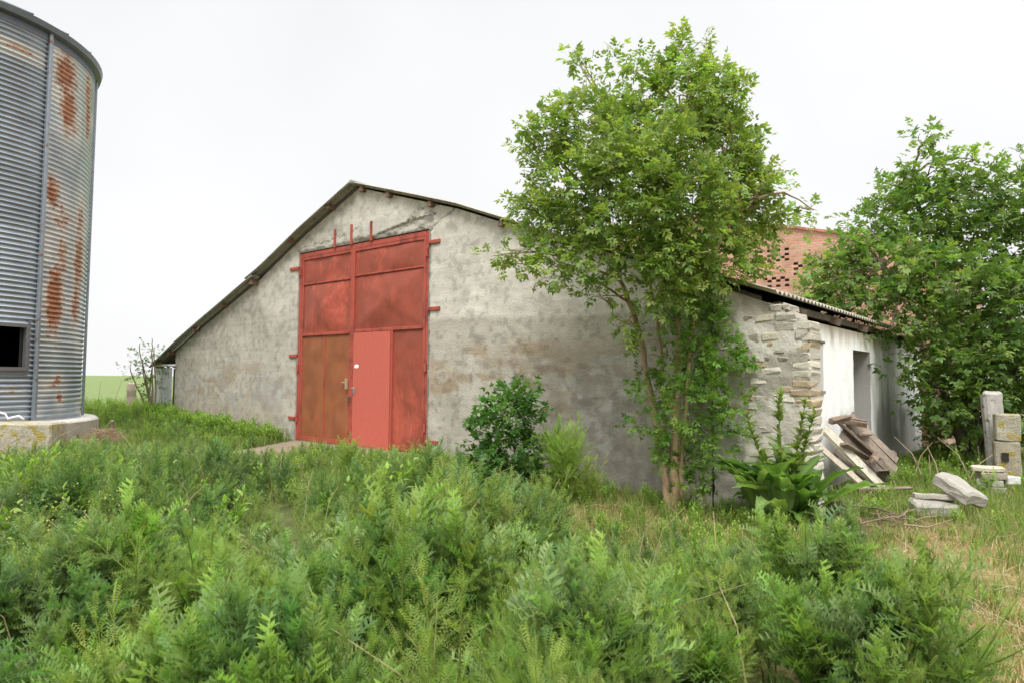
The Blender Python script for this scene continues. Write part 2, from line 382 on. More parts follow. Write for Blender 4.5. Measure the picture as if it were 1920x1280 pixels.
# door reveals, wall ends and back skin (thickness 0.45)
def quad(a, b, c_, d, col):
    global n
    VV.append(np.array([a, b, c_, d], float)); FF.append(np.array([[n, n+1, n+2, n+3]])); CC.append(np.tile(col, (4, 1))); n += 4
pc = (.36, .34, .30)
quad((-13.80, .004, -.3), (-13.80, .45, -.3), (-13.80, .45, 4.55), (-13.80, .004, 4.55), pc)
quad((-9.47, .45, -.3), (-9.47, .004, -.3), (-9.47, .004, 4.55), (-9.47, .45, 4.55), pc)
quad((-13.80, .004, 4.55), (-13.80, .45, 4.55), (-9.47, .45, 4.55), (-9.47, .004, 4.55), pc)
quad((-19.85, .45, -.3), (-19.85, .0, -.3), (-19.85, .0, 2.40), (-19.85, .45, 2.40), (.4, .38, .34))
for (a, b) in ((-19.85, -13.8), (-9.47, -3.3)):
    xs = [x for x in WX if a < x < b]; xs = [a]+xs+[b]
    for x0, x1 in zip(xs[:-1], xs[1:]):
        quad((x1, .45, -.3), (x0, .45, -.3), (x0, .45, np.interp(x0, WX, WZ)), (x1, .45, np.interp(x1, WX, WZ)), pc)
mk('gable_wall', np.vstack(VV), np.vstack(FF), M_plaster, barn, np.vstack(CC))

# stone corner pier: plaster over rubble courses, with a true crack between it and the wall
xs = np.linspace(-3.815, -2.575, 46); nz = 112
zt = np.interp(xs, WX, WZ)-.05
t = np.linspace(0, 1, nz); X = np.repeat(xs[:, None], nz, 1); Z = -.35+(zt+.35)[:, None]*t[None, :]
jag = .03*(vnoise(Z*4, Z*0, 6)-.5)+.015*(vnoise(Z*13, Z*0, 7)-.5)
X = X+jag*(1-sst(-3.81, -3.6, X))
nn = fbm(X*3, Z*3, 51); n5 = fbm(X*8, Z*8, 57)
c = np.array([.36, .335, .285])*(.8+.4*nn)[..., None]
m = sst(.52, .6, fbm(X*2.2+4, Z*2.2, 52))[..., None]; c = c*(1-m)+np.array([.56, .54, .48])*m
m = (sst(.15, .5, Z)*0+sst(.9, .4, Z)*sst(.4, .7, nn))[..., None]*.5; c = c*(1-m)+np.array([.5, .48, .44])*m
low = sst(1.38, 1.30, Z)[..., None]; c = c*(1-low)+np.array([.46, .43, .37])*(.8+.4*n5)[..., None]*low
low = sst(.5, .1, Z+.3*(nn-.5))[..., None]; c = c*(1-low*.6)+np.array([.24, .23, .2])*low*.6
rel = .02*(nn-.5)+.03*(n5-.5)
pm = MB()
V, F = gridmesh(X, -rel, Z)
pm.add(V, [tuple(f) for f in F], c.reshape(-1, 3))
pm.box(-3.80, -2.55, .03, .45, -.35, 2.36, (.45, .43, .38))
pm.box(-3.80, -3.06, .03, .45, 2.36, 2.72, (.45, .43, .38))
pm.box(-3.845, -3.79, .055, .40, -.35, 2.9, (.02, .02, .02))  # black filler painted as the shaded depth of the crack
pm.build('corner_pier', M_plaster, barn)
sm = MB()
def stone(x0, x1, z0, z1, proud, d=.3, tone=None):
    tone = tone or rng.choice([0, 1, 2, 3], p=[.35, .3, .2, .15])
    col = np.array([(.47, .425, .34), (.35, .32, .265), (.42, .335, .225), (.52, .485, .41)][int(tone)])*rng.uniform(.82, 1.12)
    proud = proud*.3; sm.box(x0+.004, x1-.004, -proud, d, z0+.006, z1-.006, col, jit=.009, bev=.02)
def course(x0, x1, z0, z1, wmin, wmax, pmin, pmax, skip=.0, d=.25, tones=None):
    x = x0
    while x < x1-.04:
        w = min(rng.uniform(wmin, wmax), x1-x)
        if x1-(x+w) < .07: w = x1-x
        if rng.random() > skip+.18:
            stone(x, x+w, z0+rng.uniform(-.008, .008), z1+rng.uniform(-.008, .008), rng.uniform(pmin, pmax), d, tones and rng.choice(tones))
        x += w
# rubble courses bared at the top
course(-3.05, -2.78, 2.58, 2.70, .12, .2, .02, .05, 0, .4)
course(-3.40, -2.70, 2.46, 2.58, .14, .26, .01, .045, .15, .42)
course(-3.0, -2.53, 2.34, 2.46, .2, .45, .015, .04, 0, .44, [1, 1, 4] if 0 else [1, 1, 3])
course(-3.78, -2.52, 2.21, 2.34, .14, .3, .005, .035, .12, .44)
course(-3.76, -3.0, 2.10, 2.21, .12, .3, .0, .02, .4, .2)
for k in range(7):   # scattered bare stones
    x = rng.uniform(-3.4, -2.95); z = rng.uniform(1.75, 2.05); stone(x, x+rng.uniform(.08, .16), z, z+rng.uniform(.05, .09), rng.uniform(.012, .022), .1)
for z in np.arange(1.02, 2.21, .118):   # quoins, ragged on their inner side
    w = rng.uniform(.12, .22) if z > 1.88 or z < 1.4 else rng.uniform(.2, .3)
    stone(-2.53-w, -2.53-rng.uniform(-.012, .02), z, z+.112, rng.uniform(.01, .035), .46, rng.choice([0, 3, 2], p=[.5, .3, .2]))
for z in (1.42, 1.53, 1.64, 1.76):
    course(-3.55+rng.uniform(0, .3), -2.74, z, z+.11, .12, .3, .004, .035, .1, .15, [0, 0, 2, 3])
course(-3.6, -2.6, 1.31, 1.42, .12, .25, .0, .02, .3, .1, [0, 2, 3])
for k in range(10):
    x = rng.uniform(-3.5, -2.8); z = rng.uniform(.35, 1.2); stone(x, x+rng.uniform(.1, .25), z, z+rng.uniform(.06, .11), rng.uniform(.0, .012), .1)
for z in np.arange(-.2, 1.0, .125): stone(-2.52-rng.uniform(.15, .3), -2.52, z, z+.118, rng.uniform(.005, .02), .46, 3)
sm.build('rubble_stonework', M_stone, barn)

# white side wall with a doorway niche and a small recess
def sidewall():
    x = -3.1; VV = []; FF = []; CC = []; n = 0
    def cols(Y, Z):
        n1 = fbm(Y*.9, Z*1.2, 101); n2 = fbm(Y*4, Z*4, 103); st = fbm(Y*5, Z*.6, 107)
        c = np.ones(Y.shape+(3,))*np.array([.90, .90, .89])*(.93+.14*n2)[..., None]
        def mi(c, col, m): m = np.clip(m, 0, 1)[..., None]; return c*(1-m)+np.array(col)*m
        c = mi(c, (.50, .41, .30), sst(2.25, 2.62, Z+.5*(st-.5))*.8)
        c = mi(c, (.14, .14, .135), sst(1.9, .5, Z+1.2*(st-.5))*sst(5.9, 6.7, Y)*sst(9.5, 8.3, Y+.6*n2)*.95)
        c = mi(c, (.42, .39, .34), sst(6.2, 7.5, Y)*sst(.45, .75, n1)*.5)
        c = mi(c, (.30, .29, .27), sst(1.35, .9, Z+.3*(n2-.5))*sst(.42, .52, vnoise(Y*2, Z*.2, 109))*.8)
        c = mi(c, (.42, .40, .36), sst(.6, .2, Z+.4*(n1-.5))*.9)
        return c
    for (y0, y1, z0, z1) in ((.45, 4.6, -.2, 2.62), (4.6, 5.95, 2.28, 2.62), (5.95, 11.7, -.2, 2.62)):
        ny = max(3, int((y1-y0)/.06)); nz_ = max(3, int((z1-z0)/.06))
        Y, Z = np.meshgrid(np.linspace(y0, y1, ny), np.linspace(z0, z1, nz_), indexing='ij')
        Xx = x+.02*(fbm(Y*.9, Z*.9, 113)-.5)+.01*(fbm(Y*6, Z*6, 117)-.5)
        V, F = gridmesh(Xx, Y, Z); VV.append(V); FF.append(F+n); CC.append(cols(Y, Z).reshape(-1, 3)); n += len(V)
    # niche
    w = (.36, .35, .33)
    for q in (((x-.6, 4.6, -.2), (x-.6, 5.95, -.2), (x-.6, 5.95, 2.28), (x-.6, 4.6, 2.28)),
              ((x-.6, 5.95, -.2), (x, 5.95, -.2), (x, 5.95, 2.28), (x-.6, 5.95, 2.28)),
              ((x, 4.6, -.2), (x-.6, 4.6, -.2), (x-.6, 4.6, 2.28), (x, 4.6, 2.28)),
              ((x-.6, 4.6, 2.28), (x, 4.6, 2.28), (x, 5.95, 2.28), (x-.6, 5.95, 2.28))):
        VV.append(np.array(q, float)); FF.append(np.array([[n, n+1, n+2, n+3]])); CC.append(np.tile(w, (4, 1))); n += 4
    mk('side_wall', np.vstack(VV), np.vstack(FF), M_white, barn, np.vstack(CC))
    b = MB()
    b.box(x-.01, x+.03, 2.0, 2.68, 2.30, 2.335, (.12, .085, .065)); b.box(x-.01, x+.03, 2.0, 2.68, 1.5, 1.55, (.30, .22, .17))
    b.box(x-.005, x+.012, 1.92, 2.62, 1.56, 2.29, (.50, .49, .47))
    b.build('window_patch', M_white, barn)
sidewall()
b = MB()   # back and left walls, inner dark
b.box(-19.85, -3.2, 11.55, 11.7, -.2, 2.35, (.4, .38, .33)); b.box(-19.85, -19.6, .45, 11.55, -.2, 2.3, (.4, .38, .33))
V = [(-19.85, 11.6, 2.35), (-3.2, 11.6, 2.35), (-3.2, 11.6, 2.8), (-11.65, 11.6, 5.7)]
b.add(V, [(0, 1, 2, 3)], (.4, .38, .33)); b.build('rear_walls', M_plaster, barn)
mk('earth_floor', [(-19.6, .46, .26), (-3.5, .46, .26), (-3.5, 11.5, .26), (-19.6, 11.5, .26)], [(0, 1, 2, 3)], M_dark, barn)

def corr_roof(name, prof, y0, y1, col, seed, amp=.024, wl=.177):
    prof = np.array(prof); s = np.r_[0, np.cumsum(np.hypot(*np.diff(prof, axis=0).T))]
    ss = np.linspace(0, s[-1], max(6, int(s[-1]/.25))); px_ = np.interp(ss, s, prof[:, 0]); pz_ = np.interp(ss, s, prof[:, 1])
    ny = int((y1-y0)/wl*8); ys = np.linspace(y0, y1, ny)
    sag = .03*(fbm(px_[:, None]*.5, ys[None, :]*.35, seed)-.5)
    Xt = np.repeat(px_[:, None], ny, 1); Yt = np.repeat(ys[None, :], len(ss), 0)
    Xt = Xt+0; Zt = pz_[:, None]+sag+amp*np.sin(ys[None, :]*2*PI/wl)
    V1, F1 = gridmesh(Xt, Yt, Zt); V2, F2 = gridmesh(Xt, Yt, Zt-.014)
    n1 = fbm(Xt*1.2, Yt*1.2, seed+3); cc = np.array(col)*(.7+.6*n1)[..., None]
    a, b_ = Xt.shape; off = a*b_
    E = []
    for j in range(b_-1): E.append((j, j+1, off+j+1, off+j)); e = (a-1)*b_+j; E.append((e+1, e, off+e, off+e+1))
    for i in range(a-1): E.append((i*b_+b_, i*b_, off+i*b_, off+i*b_+b_)); e = i*b_+b_-1; E.append((e, e+b_, off+e+b_, off+e))
    F = np.vstack([F1, (F2+off)[:, ::-1], np.array(E)])
    return mk(name, np.vstack([V1, V2]), F, M_roof, barn, np.vstack([cc.reshape(-1, 3)]*2), True)
corr_roof('roof_slope', RP, -.26, 11.9, (.34, .325, .285), 201)
corr_roof('roof_slope', RU, -.26, 11.9, (.34, .325, .285), 205)
corr_roof('roof_slope', RR, -.16, 11.9, (.38, .35, .30), 209)
b = MB()   # ridge cap
b.tube([(-11.66, -.22, 5.80), (-11.66, 11.9, 5.80)], .05, 8, (.25, .24, .21)); b.build('ridge_cap', M_roof, barn, True)
for (x, z) in ((-13.95, 4.87), (-12.5, 5.43), (-11.45, 5.66), (-10.6, 5.40), (-9.38, 5.02), (-17.0, 3.56), (-18.49, 2.97), (-19.95, 2.36), (-15.58, 4.02), (-7.6, 4.40), (-5.6, 3.68), (-20.6, 2.08)):
    b = MB(); b.box(x-.05, x+.05, -.2 if x < -11.5 else -.11, 11.7, z-.07, z+.03, (.20, .12, .085), jit=.002); b.build('purlin', M_wood, barn)
# wall-plate under the verge, dark gap fillers
b = MB()
for P, y in ((RP, -.02), (RU, -.02)):
    for (x0, z0), (x1, z1) in zip(P[:-1], P[1:]):
        b.add([(x0, -.03, z0-.09), (x1, -.03, z1-.09), (x1, -.03, z1-.03), (x0, -.03, z0-.03), (x0, .12, z0-.09), (x1, .12, z1-.09), (x1, .12, z1-.03), (x0, .12, z0-.03)],
              [(0, 1, 2, 3), (4, 7, 6, 5), (0, 4, 5, 1), (3, 2, 6, 7)], (.13, .115, .10))
b.build('verge_rafter', M_wood, barn)
for y in np.arange(1.2, 11.8, 1.9):   # rafter feet under the right eave
    b = MB(); b.obox((-3.06, y, 2.70), (.14, .03, .05), [[.94, 0, .33], [0, 1, 0], [-.33, 0, .94]], (.16, .12, .09), jit=.003); b.build('rafter_foot', M_wood, barn)
b = MB(); b.box(-3.16, -3.08, .5, 11.7, 2.68, 2.78, (.16, .13, .105)); b.build('eave_plate', M_wood, barn)
# lean-to end at the left: white post, grey sheet, pipe
b = MB(); b.box(-20.98, -20.56, -.1, .2, .3, 1.92, (.62, .61, .57), jit=.004, bev=.015); b.build('end_post', M_white, barn)
b = MB(); b.box(-20.54, -19.98, -.05, -.03, .3, 1.93, (.50, .51, .50), jit=.003); b.build('sheet_panel', M_roof, barn)
b = MB(); b.tube([(-21.0, -.1, 2.0), (-19.75, -.06, 1.99)], .035, 8, (.8, .8, .8)); b.build('gutter_pipe', M_white, barn, True)
b = MB(); b.box(-19.96, -19.88, .0, .1, .3, 1.9, (.06, .055, .05)); b.build('gap_shade_strip', M_wood, barn)  # dark strip painted as the shade of an open gap, no real jamb
P = np.array([(-18.3, -.1, 3.03), (-18.7, -.1, 2.84), (-19.2, -.11, 2.62), (-19.7, -.1, 2.44), (-20.1, -.1, 2.36)])
b = MB(); b.tube(P, .016, 6, (.62, .6, .54)); b.build('hanging_cable', M_white, barn, True)

# ------------------------------------------------------------------ red gate (part of the barn)
def red(name, base, rust, thr, rough=.45, sc=1.3):
    def bf(nt, N, L, out):
        tc = N('ShaderNodeTexCoord'); mp = N('ShaderNodeMapping'); mp.inputs['Scale'].default_value = (1, 1, .55); L(tc.outputs['Object'], mp.inputs[0])
        n1 = N('ShaderNodeTexNoise'); n1.inputs['Scale'].default_value = sc; n1.inputs['Detail'].default_value = 9; n1.inputs['Roughness'].default_value = .62; n1.inputs['Distortion'].default_value = .6
        n2 = N('ShaderNodeTexNoise'); n2.inputs['Scale'].default_value = 14; n2.inputs['Detail'].default_value = 8; n2.inputs['Roughness'].default_value = .7
        n3 = N('ShaderNodeTexNoise'); n3.inputs['Scale'].default_value = 3.5; n3.inputs['Detail'].default_value = 6
        for q in (n1, n2, n3): L(mp.outputs[0], q.inputs['Vector'])
        s = N('ShaderNodeMath'); s.operation = 'MULTIPLY_ADD'; L(n2.outputs[0], s.inputs[0]); s.inputs[1].default_value = .35; L(n1.outputs[0], s.inputs[2])
        r = N('ShaderNodeMapRange'); r.inputs['From Min'].default_value = thr; r.inputs['From Max'].default_value = thr+.14; L(s.outputs[0], r.inputs['Value'])
        cr = N('ShaderNodeValToRGB'); L(n3.outputs[0], cr.inputs[0]); e = cr.color_ramp.elements
        e[0].position = .35; e[0].color = (*rust[0], 1); e[1].position = .65; e[1].color = (*rust[1], 1)
        m = N('ShaderNodeMix'); m.data_type = 'RGBA'; L(r.outputs[0], m.inputs['Factor']); m.inputs['B'].default_value = (*base, 1); L(cr.outputs[0], m.inputs['A'])
        v = N('ShaderNodeMapRange'); v.inputs['To Min'].default_value = .8; v.inputs['To Max'].default_value = 1.2; L(n2.outputs[0], v.inputs['Value'])
        m2 = N('ShaderNodeMix'); m2.data_type = 'RGBA'; m2.blend_type = 'MULTIPLY'; m2.inputs['Factor'].default_value = 1; L(m.outputs['Result'], m2.inputs['A']); L(v.outputs[0], m2.inputs['B'])
        p = N('ShaderNodeBsdfPrincipled'); L(m2.outputs['Result'], p.inputs['Base Color']); p.inputs['Roughness'].default_value = rough; p.inputs['Specular IOR Level'].default_value = .35
        bp = N('ShaderNodeBump'); bp.inputs['Strength'].default_value = .25; bp.inputs['Distance'].default_value = .01; L(n3.outputs[0], bp.inputs['Height']); L(bp.outputs[0], p.inputs['Normal'])
        L(p.outputs[0], out.inputs[0])
    return mat(name, bf)
M_red = red('faded_red_paint', (.48, .105, .066), ((.28, .07, .043), (.35, .08, .05)), .70, sc=1.0)
M_redfr = red('red_frame_paint', (.40, .085, .058), ((.22, .05, .035), (.31, .07, .05)), .55, sc=3)
M_wick = red('coral_wicket_paint', (.53, .125, .09), ((.48, .105, .075), (.50, .11, .08)), .4, .4)
M_rust = red('rust_brown_sheet', (.33, .095, .042), ((.31, .115, .045), (.25, .085, .038)), .72, .6, sc=2)
M_rustr = red('worn_red_sheet', (.44, .095, .06), ((.27, .068, .042), (.33, .076, .046)), .72, .5)
GY = .02
b = MB()
b.box(-13.80, -13.715, GY, GY+.09, .26, 4.53, bev=.006); b.box(-9.555, -9.47, GY, GY+.09, .26, 4.53, bev=.006); b.box(-13.70, -9.57, GY, GY+.09, 4.43, 4.53, bev=.006)
b.build('gate_frame', M_redfr, barn)
def tabs():
    for (x0, x1, z) in ((-14.13, -13.80, 4.2), (-14.08, -13.80, 2.18), (-14.05, -13.80, .76), (-9.47, -9.16, 4.28), (-9.47, -9.14, 3.0), (-9.47, -9.14, .50)):
        b = MB(); b.box(x0, x1, -.035, .03, z-.035, z+.035, bev=.006); b.build('wall_anchor', M_redfr, barn)
    for x, z1 in ((-12.44, 4.93), (-11.86, 4.96), (-11.2, 4.94)):
        b = MB(); b.box(x-.03, x+.03, -.03, .03, 4.52, z1, bev=.006); b.build('wall_anchor', M_redfr, barn)
tabs()
def panel(parent, x0, x1, z0, z1, m, bulge=0, seed=0, name='panel', y=GY+.03):
    nx = max(6, int((x1-x0)/.06)); nz_ = max(6, int((z1-z0)/.06))
    X, Z = np.meshgrid(np.linspace(x0, x1, nx), np.linspace(z0, z1, nz_), indexing='ij')
    u = (X-x0)/(x1-x0); v = (Z-z0)/(z1-z0)
    pyr = np.minimum(np.minimum(u, 1-u), np.minimum(v, 1-v))*2
    Y = y-bulge*pyr+.075*(fbm(X*2.0, Z*2.0, seed)-.5)*np.clip(pyr*4, 0, 1)
    V, F = gridmesh(X, Y, Z); return mk(name, V, F, m, parent, smooth=False)
def bar(parent, x0, x1, z0, z1, name='rail', d=.045, y=GY):
    b = MB(); b.box(x0, x1, y-.006, y+d, z0, z1, bev=.005); return b.build(name, M_redfr, parent)
# left leaf
lf = MB(); lf.box(-13.70, -13.64, GY+.005, GY+.05, .27, 4.43, bev=.005); lf.box(-11.90, -11.83, GY+.005, GY+.05, .27, 4.43, bev=.005)
lf.box(-13.64, -11.90, GY+.005, GY+.05, 4.37, 4.43); lf.box(-13.64, -11.90, GY+.005, GY+.05, .27, .36)
L1 = lf.build('gate_leaf', M_redfr, barn); L1['label'] = 'left gate leaf with rust brown lower sheets'
panel(L1, -13.64, -11.90, 3.82, 4.37, M_red, .03, 301); panel(L1, -13.64, -11.90, 2.68, 3.79, M_red, .095, 303)
panel(L1, -13.64, -12.80, .36, 2.62, M_rust, .01, 305); panel(L1, -12.78, -11.90, .36, 2.62, M_rust, .01, 307)
bar(L1, -13.64, -11.90, 2.62, 2.68); bar(L1, -13.64, -11.90, 3.79, 3.82, y=GY+.006); bar(L1, -12.80, -12.78, .36, 2.62, 'seam', .02, GY+.015)
b = MB(); b.box(-12.06, -11.93, -.03, 0, 1.585, 1.605, (.42, .32, .2)); b.box(-11.93, -11.905, -.045, .01, 1.45, 1.68, (.45, .36, .24)); b.build('latch', M_wood, L1)
# right leaf
rf = MB(); rf.box(-11.83, -11.75, GY-.012, GY+.05, .27, 4.43, bev=.005); rf.box(-9.64, -9.57, GY+.005, GY+.05, .27, 4.43, bev=.005)
rf.box(-11.75, -9.64, GY+.005, GY+.05, 4.37, 4.43)
L2 = rf.build('gate_leaf', M_redfr, barn); L2['label'] = 'right gate leaf with the coral wicket door'
panel(L2, -11.75, -9.64, 3.86, 4.37, M_red, .03, 311); panel(L2, -11.75, -9.64, 2.70, 3.83, M_red, .10, 313)
bar(L2, -11.75, -9.64, 2.64, 2.70); bar(L2, -11.75, -9.64, 3.83, 3.86, y=GY+.006); bar(L2, -10.55, -10.50, .27, 2.64, 'stile')
panel(L2, -10.50, -9.64, .27, 2.64, M_rustr, .012, 317)
w = MB(); w.box(-11.73, -10.56, GY-.018, GY+.02, .25, 2.63, bev=.004); wk = w.build('wicket_door', M_wick, L2)
b = MB(); b.box(-11.70, -11.655, -.012, .004, 1.35, 1.50); b.tube([(-11.68, -.02, 1.47), (-11.68, -.06, 1.475), (-11.56, -.065, 1.47)], .011, 6); b.build('door_handle', M_tin, L2)
b = MB(); th = np.linspace(0, 2*PI, 20, endpoint=False)
b.add([(-11.60+.075*math.cos(t), -.002, 1.93+.042*math.sin(t)) for t in th]+[(-11.60+.075*math.cos(t), -.006, 1.93+.042*math.sin(t)) for t in th],
      [tuple(range(20, 40))]+[(k, (k+1) % 20, 20+(k+1) % 20, 20+k) for k in range(20)], (.85, .85, .85))
b.build('white_sticker', M_white, L2)
b = MB(); 
for k in range(5): b.tube([(-11.80+.02*math.cos(k*1.7), -.05, 1.27-.035*k), (-11.77-.02*math.cos(k*2), -.055, 1.245-.035*k)], .011, 6, (.1, .06, .05))
b.box(-11.83, -11.76, -.055, -.02, 1.24, 1.31, (.12, .08, .06), bev=.008); b.build('chain_padlock', M_wood, L2)
for z in (1.9, .75, 4.1):
    b = MB(); b.tube([(-9.52, -.005, z-.08), (-9.52, -.005, z+.08)], .028, 8); b.build('hinge', M_redfr, L2)
    b = MB(); b.tube([(-13.75, -.005, z-.08), (-13.75, -.005, z+.08)], .028, 8); b.build('hinge', M_redfr, L1)
b = MB(); b.box(-13.75, -9.5, .16, .2, .2, 4.5); b.build('dark_backing', M_dark, barn)

# concrete ramp in front of the gate
xs = np.linspace(0, 1, 30); X = np.zeros((30, 24)); Y = X.copy()
u, v = np.meshgrid(np.linspace(0, 1, 30), np.linspace(0, 1, 24), indexing='ij')
X = (-13.75+v*1.65)*(1-u)+(-9.3-v*.3)*u; Y = (-.02-v*3.0)
Z = gz(X, Y)*0+(.26-.02*v+.01*fbm(X*3, Y*3, 401))
b = MB(); V, F = gridmesh(X, Y, Z); b.add(V, [tuple(f) for f in F], (np.array([.25, .20, .145])*(.75+.5*fbm(X*2, Y*2, 403))[..., None]).reshape(-1, 3))
for (i0, i1) in (((0, 0), (0, -1)), ((0, -1), (-1, -1))):
    a = np.array([X[i0], Y[i0], Z[i0]]); c = np.array([X[i1], Y[i1], Z[i1]]); b.add([a, c, c-[0, 0, .25], a-[0, 0, .25]], [(0, 1, 2, 3)], (.3, .24, .18))
tag(b.build('gate_ramp', M_conc, None, base=(-11.6, -1.5, .2)), 'brownish concrete apron slab lying before the red barn gate', 'concrete slab')

# ------------------------------------------------------------------ brick building behind
def brickmat():
    def bf(nt, N, L, out):
        tc = N('ShaderNodeTexCoord'); mp = N('ShaderNodeMapping'); mp.inputs['Rotation'].default_value = (PI/2, 0, 0)
        L(tc.outputs['Object'], mp.inputs[0])
        br = N('ShaderNodeTexBrick'); br.inputs['Scale'].default_value = 1; br.inputs['Brick Width'].default_value = .26; br.inputs['Row Height'].default_value = .078
        br.inputs['Mortar Size'].default_value = .013; br.inputs['Mortar Smooth'].default_value = .3; br.inputs['Bias'].default_value = -.2
        br.inputs['Color1'].default_value = (.49, .235, .14, 1); br.inputs['Color2'].default_value = (.60, .34, .23, 1); br.inputs['Mortar'].default_value = (.42, .33, .26, 1)
        L(mp.outputs[0], br.inputs['Vector'])
        n1 = N('ShaderNodeTexNoise'); n1.inputs['Scale'].default_value = 1.4; n1.inputs['Detail'].default_value = 9; n1.inputs['Roughness'].default_value = .7; L(tc.outputs['Object'], n1.inputs['Vector'])
        r = N('ShaderNodeMapRange'); r.inputs['From Min'].default_value = .3; r.inputs['From Max'].default_value = .7; r.inputs['To Min'].default_value = .65; r.inputs['To Max'].default_value = 1.3; L(n1.outputs[0], r.inputs['Value'])
        m = N('ShaderNodeMix'); m.data_type = 'RGBA'; m.blend_type = 'MULTIPLY'; m.inputs['Factor'].default_value = 1; L(br.outputs[0], m.inputs['A']); L(r.outputs[0], m.inputs['B'])
        p = N('ShaderNodeBsdfPrincipled'); p.inputs['Roughness'].default_value = .9; L(m.outputs['Result'], p.inputs['Base Color'])
        bp = N('ShaderNodeBump'); bp.inputs['Strength'].default_value = .8; bp.inputs['Distance'].default_value = .012; L(br.outputs['Fac'], bp.inputs['Height']); bp.invert = True; L(bp.outputs[0], p.inputs['Normal'])
        L(p.outputs[0], out.inputs[0])
    return mat('red_brick', bf)
M_brick = brickmat()
bb = empty('brick_building', (-9.7, 12.2, 0), 'tall red brick building with lattice vents rising behind the barn', 'building')
xs = np.arange(-16.77, -2.6, .13); zs = np.arange(0, 7.3, .078)
X, Z = np.meshgrid(xs, zs, indexing='ij'); top = 7.1-.255*np.abs(X+9.7); Z = np.minimum(Z, top)
ci = X[:-1, :-1]+.065; cj = Z[:-1, :-1]+.039
ii, jj = np.meshgrid(np.arange(len(xs)-1), np.arange(len(zs)-1), indexing='ij')
hole = np.zeros(ci.shape, bool)
for (a, b_, c_, d) in ((-7.5, -6.45, 5.22, 5.66), (-6.42, -5.3, 4.78, 5.2), (-7.25, -6.5, 4.55, 4.86), (-9.9, -9.0, 5.3, 5.7)):
    hole |= (ci > a)*(ci < b_)*(cj > c_)*(cj < d)*((ii+jj//1) % 2 == 0)*((jj % 2) == 0) | (ci > a)*(ci < b_)*(cj > c_)*(cj < d)*((ii+1) % 2 == 0)*((jj % 4) == 1)
deg = (Z[:-1, 1:]-Z[:-1, :-1] < 1e-5)*(Z[1:, 1:]-Z[1:, :-1] < 1e-5)
V, F = gridmesh(X, np.full(X.shape, 12.0), Z, hole | deg); mk('brick_gable', V, F, M_brick, bb)
M_void = surf('vent_shade', (.13, .065, .045), .9, usecol=False)
mk('vent_backing', [(-16.7, 12.14, 0), (-2.8, 12.14, 0), (-2.8, 12.14, 5.2), (-9.7, 12.14, 6.98), (-16.7, 12.14, 5.2)], [(0, 1, 2, 3, 4)], M_void, bb)
b = MB(); b.box(-16.76, -16.4, 12.15, 24, 0, 5.2); b.box(-2.98, -2.68, 12.15, 24, 0, 5.2); b.box(-16.4, -2.98, 23.7, 24, 0, 5.2); b.build('side_walls', M_brick, bb)
b = MB()
for s_ in (-1, 1):
    xe = -9.7+s_*7.15; V = [(-9.7, 12.25, 7.02), (xe, 12.25, 5.2), (xe, 24, 5.2), (-9.7, 24, 7.02)]; V += [(x, y, z-.1) for x, y, z in V]
    b.add(V, [(0, 1, 2, 3), (4, 7, 6, 5), (0, 4, 5, 1), (1, 5, 6, 2), (2, 6, 7, 3)], (.36, .14, .09))
b.build('roof', M_roof, bb)
b = MB()
for s_ in (-1, 1):
    for k in range(27):
        x = -9.7+s_*(.13+.265*k); z = 7.11-.255*abs(x+9.7)
        a = -s_*math.atan(.255); b.obox((x, 12.06, z+.03), (.128, .14, .035), [[math.cos(a), 0, -math.sin(a)], [0, 1, 0], [math.sin(a), 0, math.cos(a)]], np.array([.50, .22, .15])*rng.uniform(.8, 1.15), jit=.006)
b.build('brick_coping', M_stone, bb)

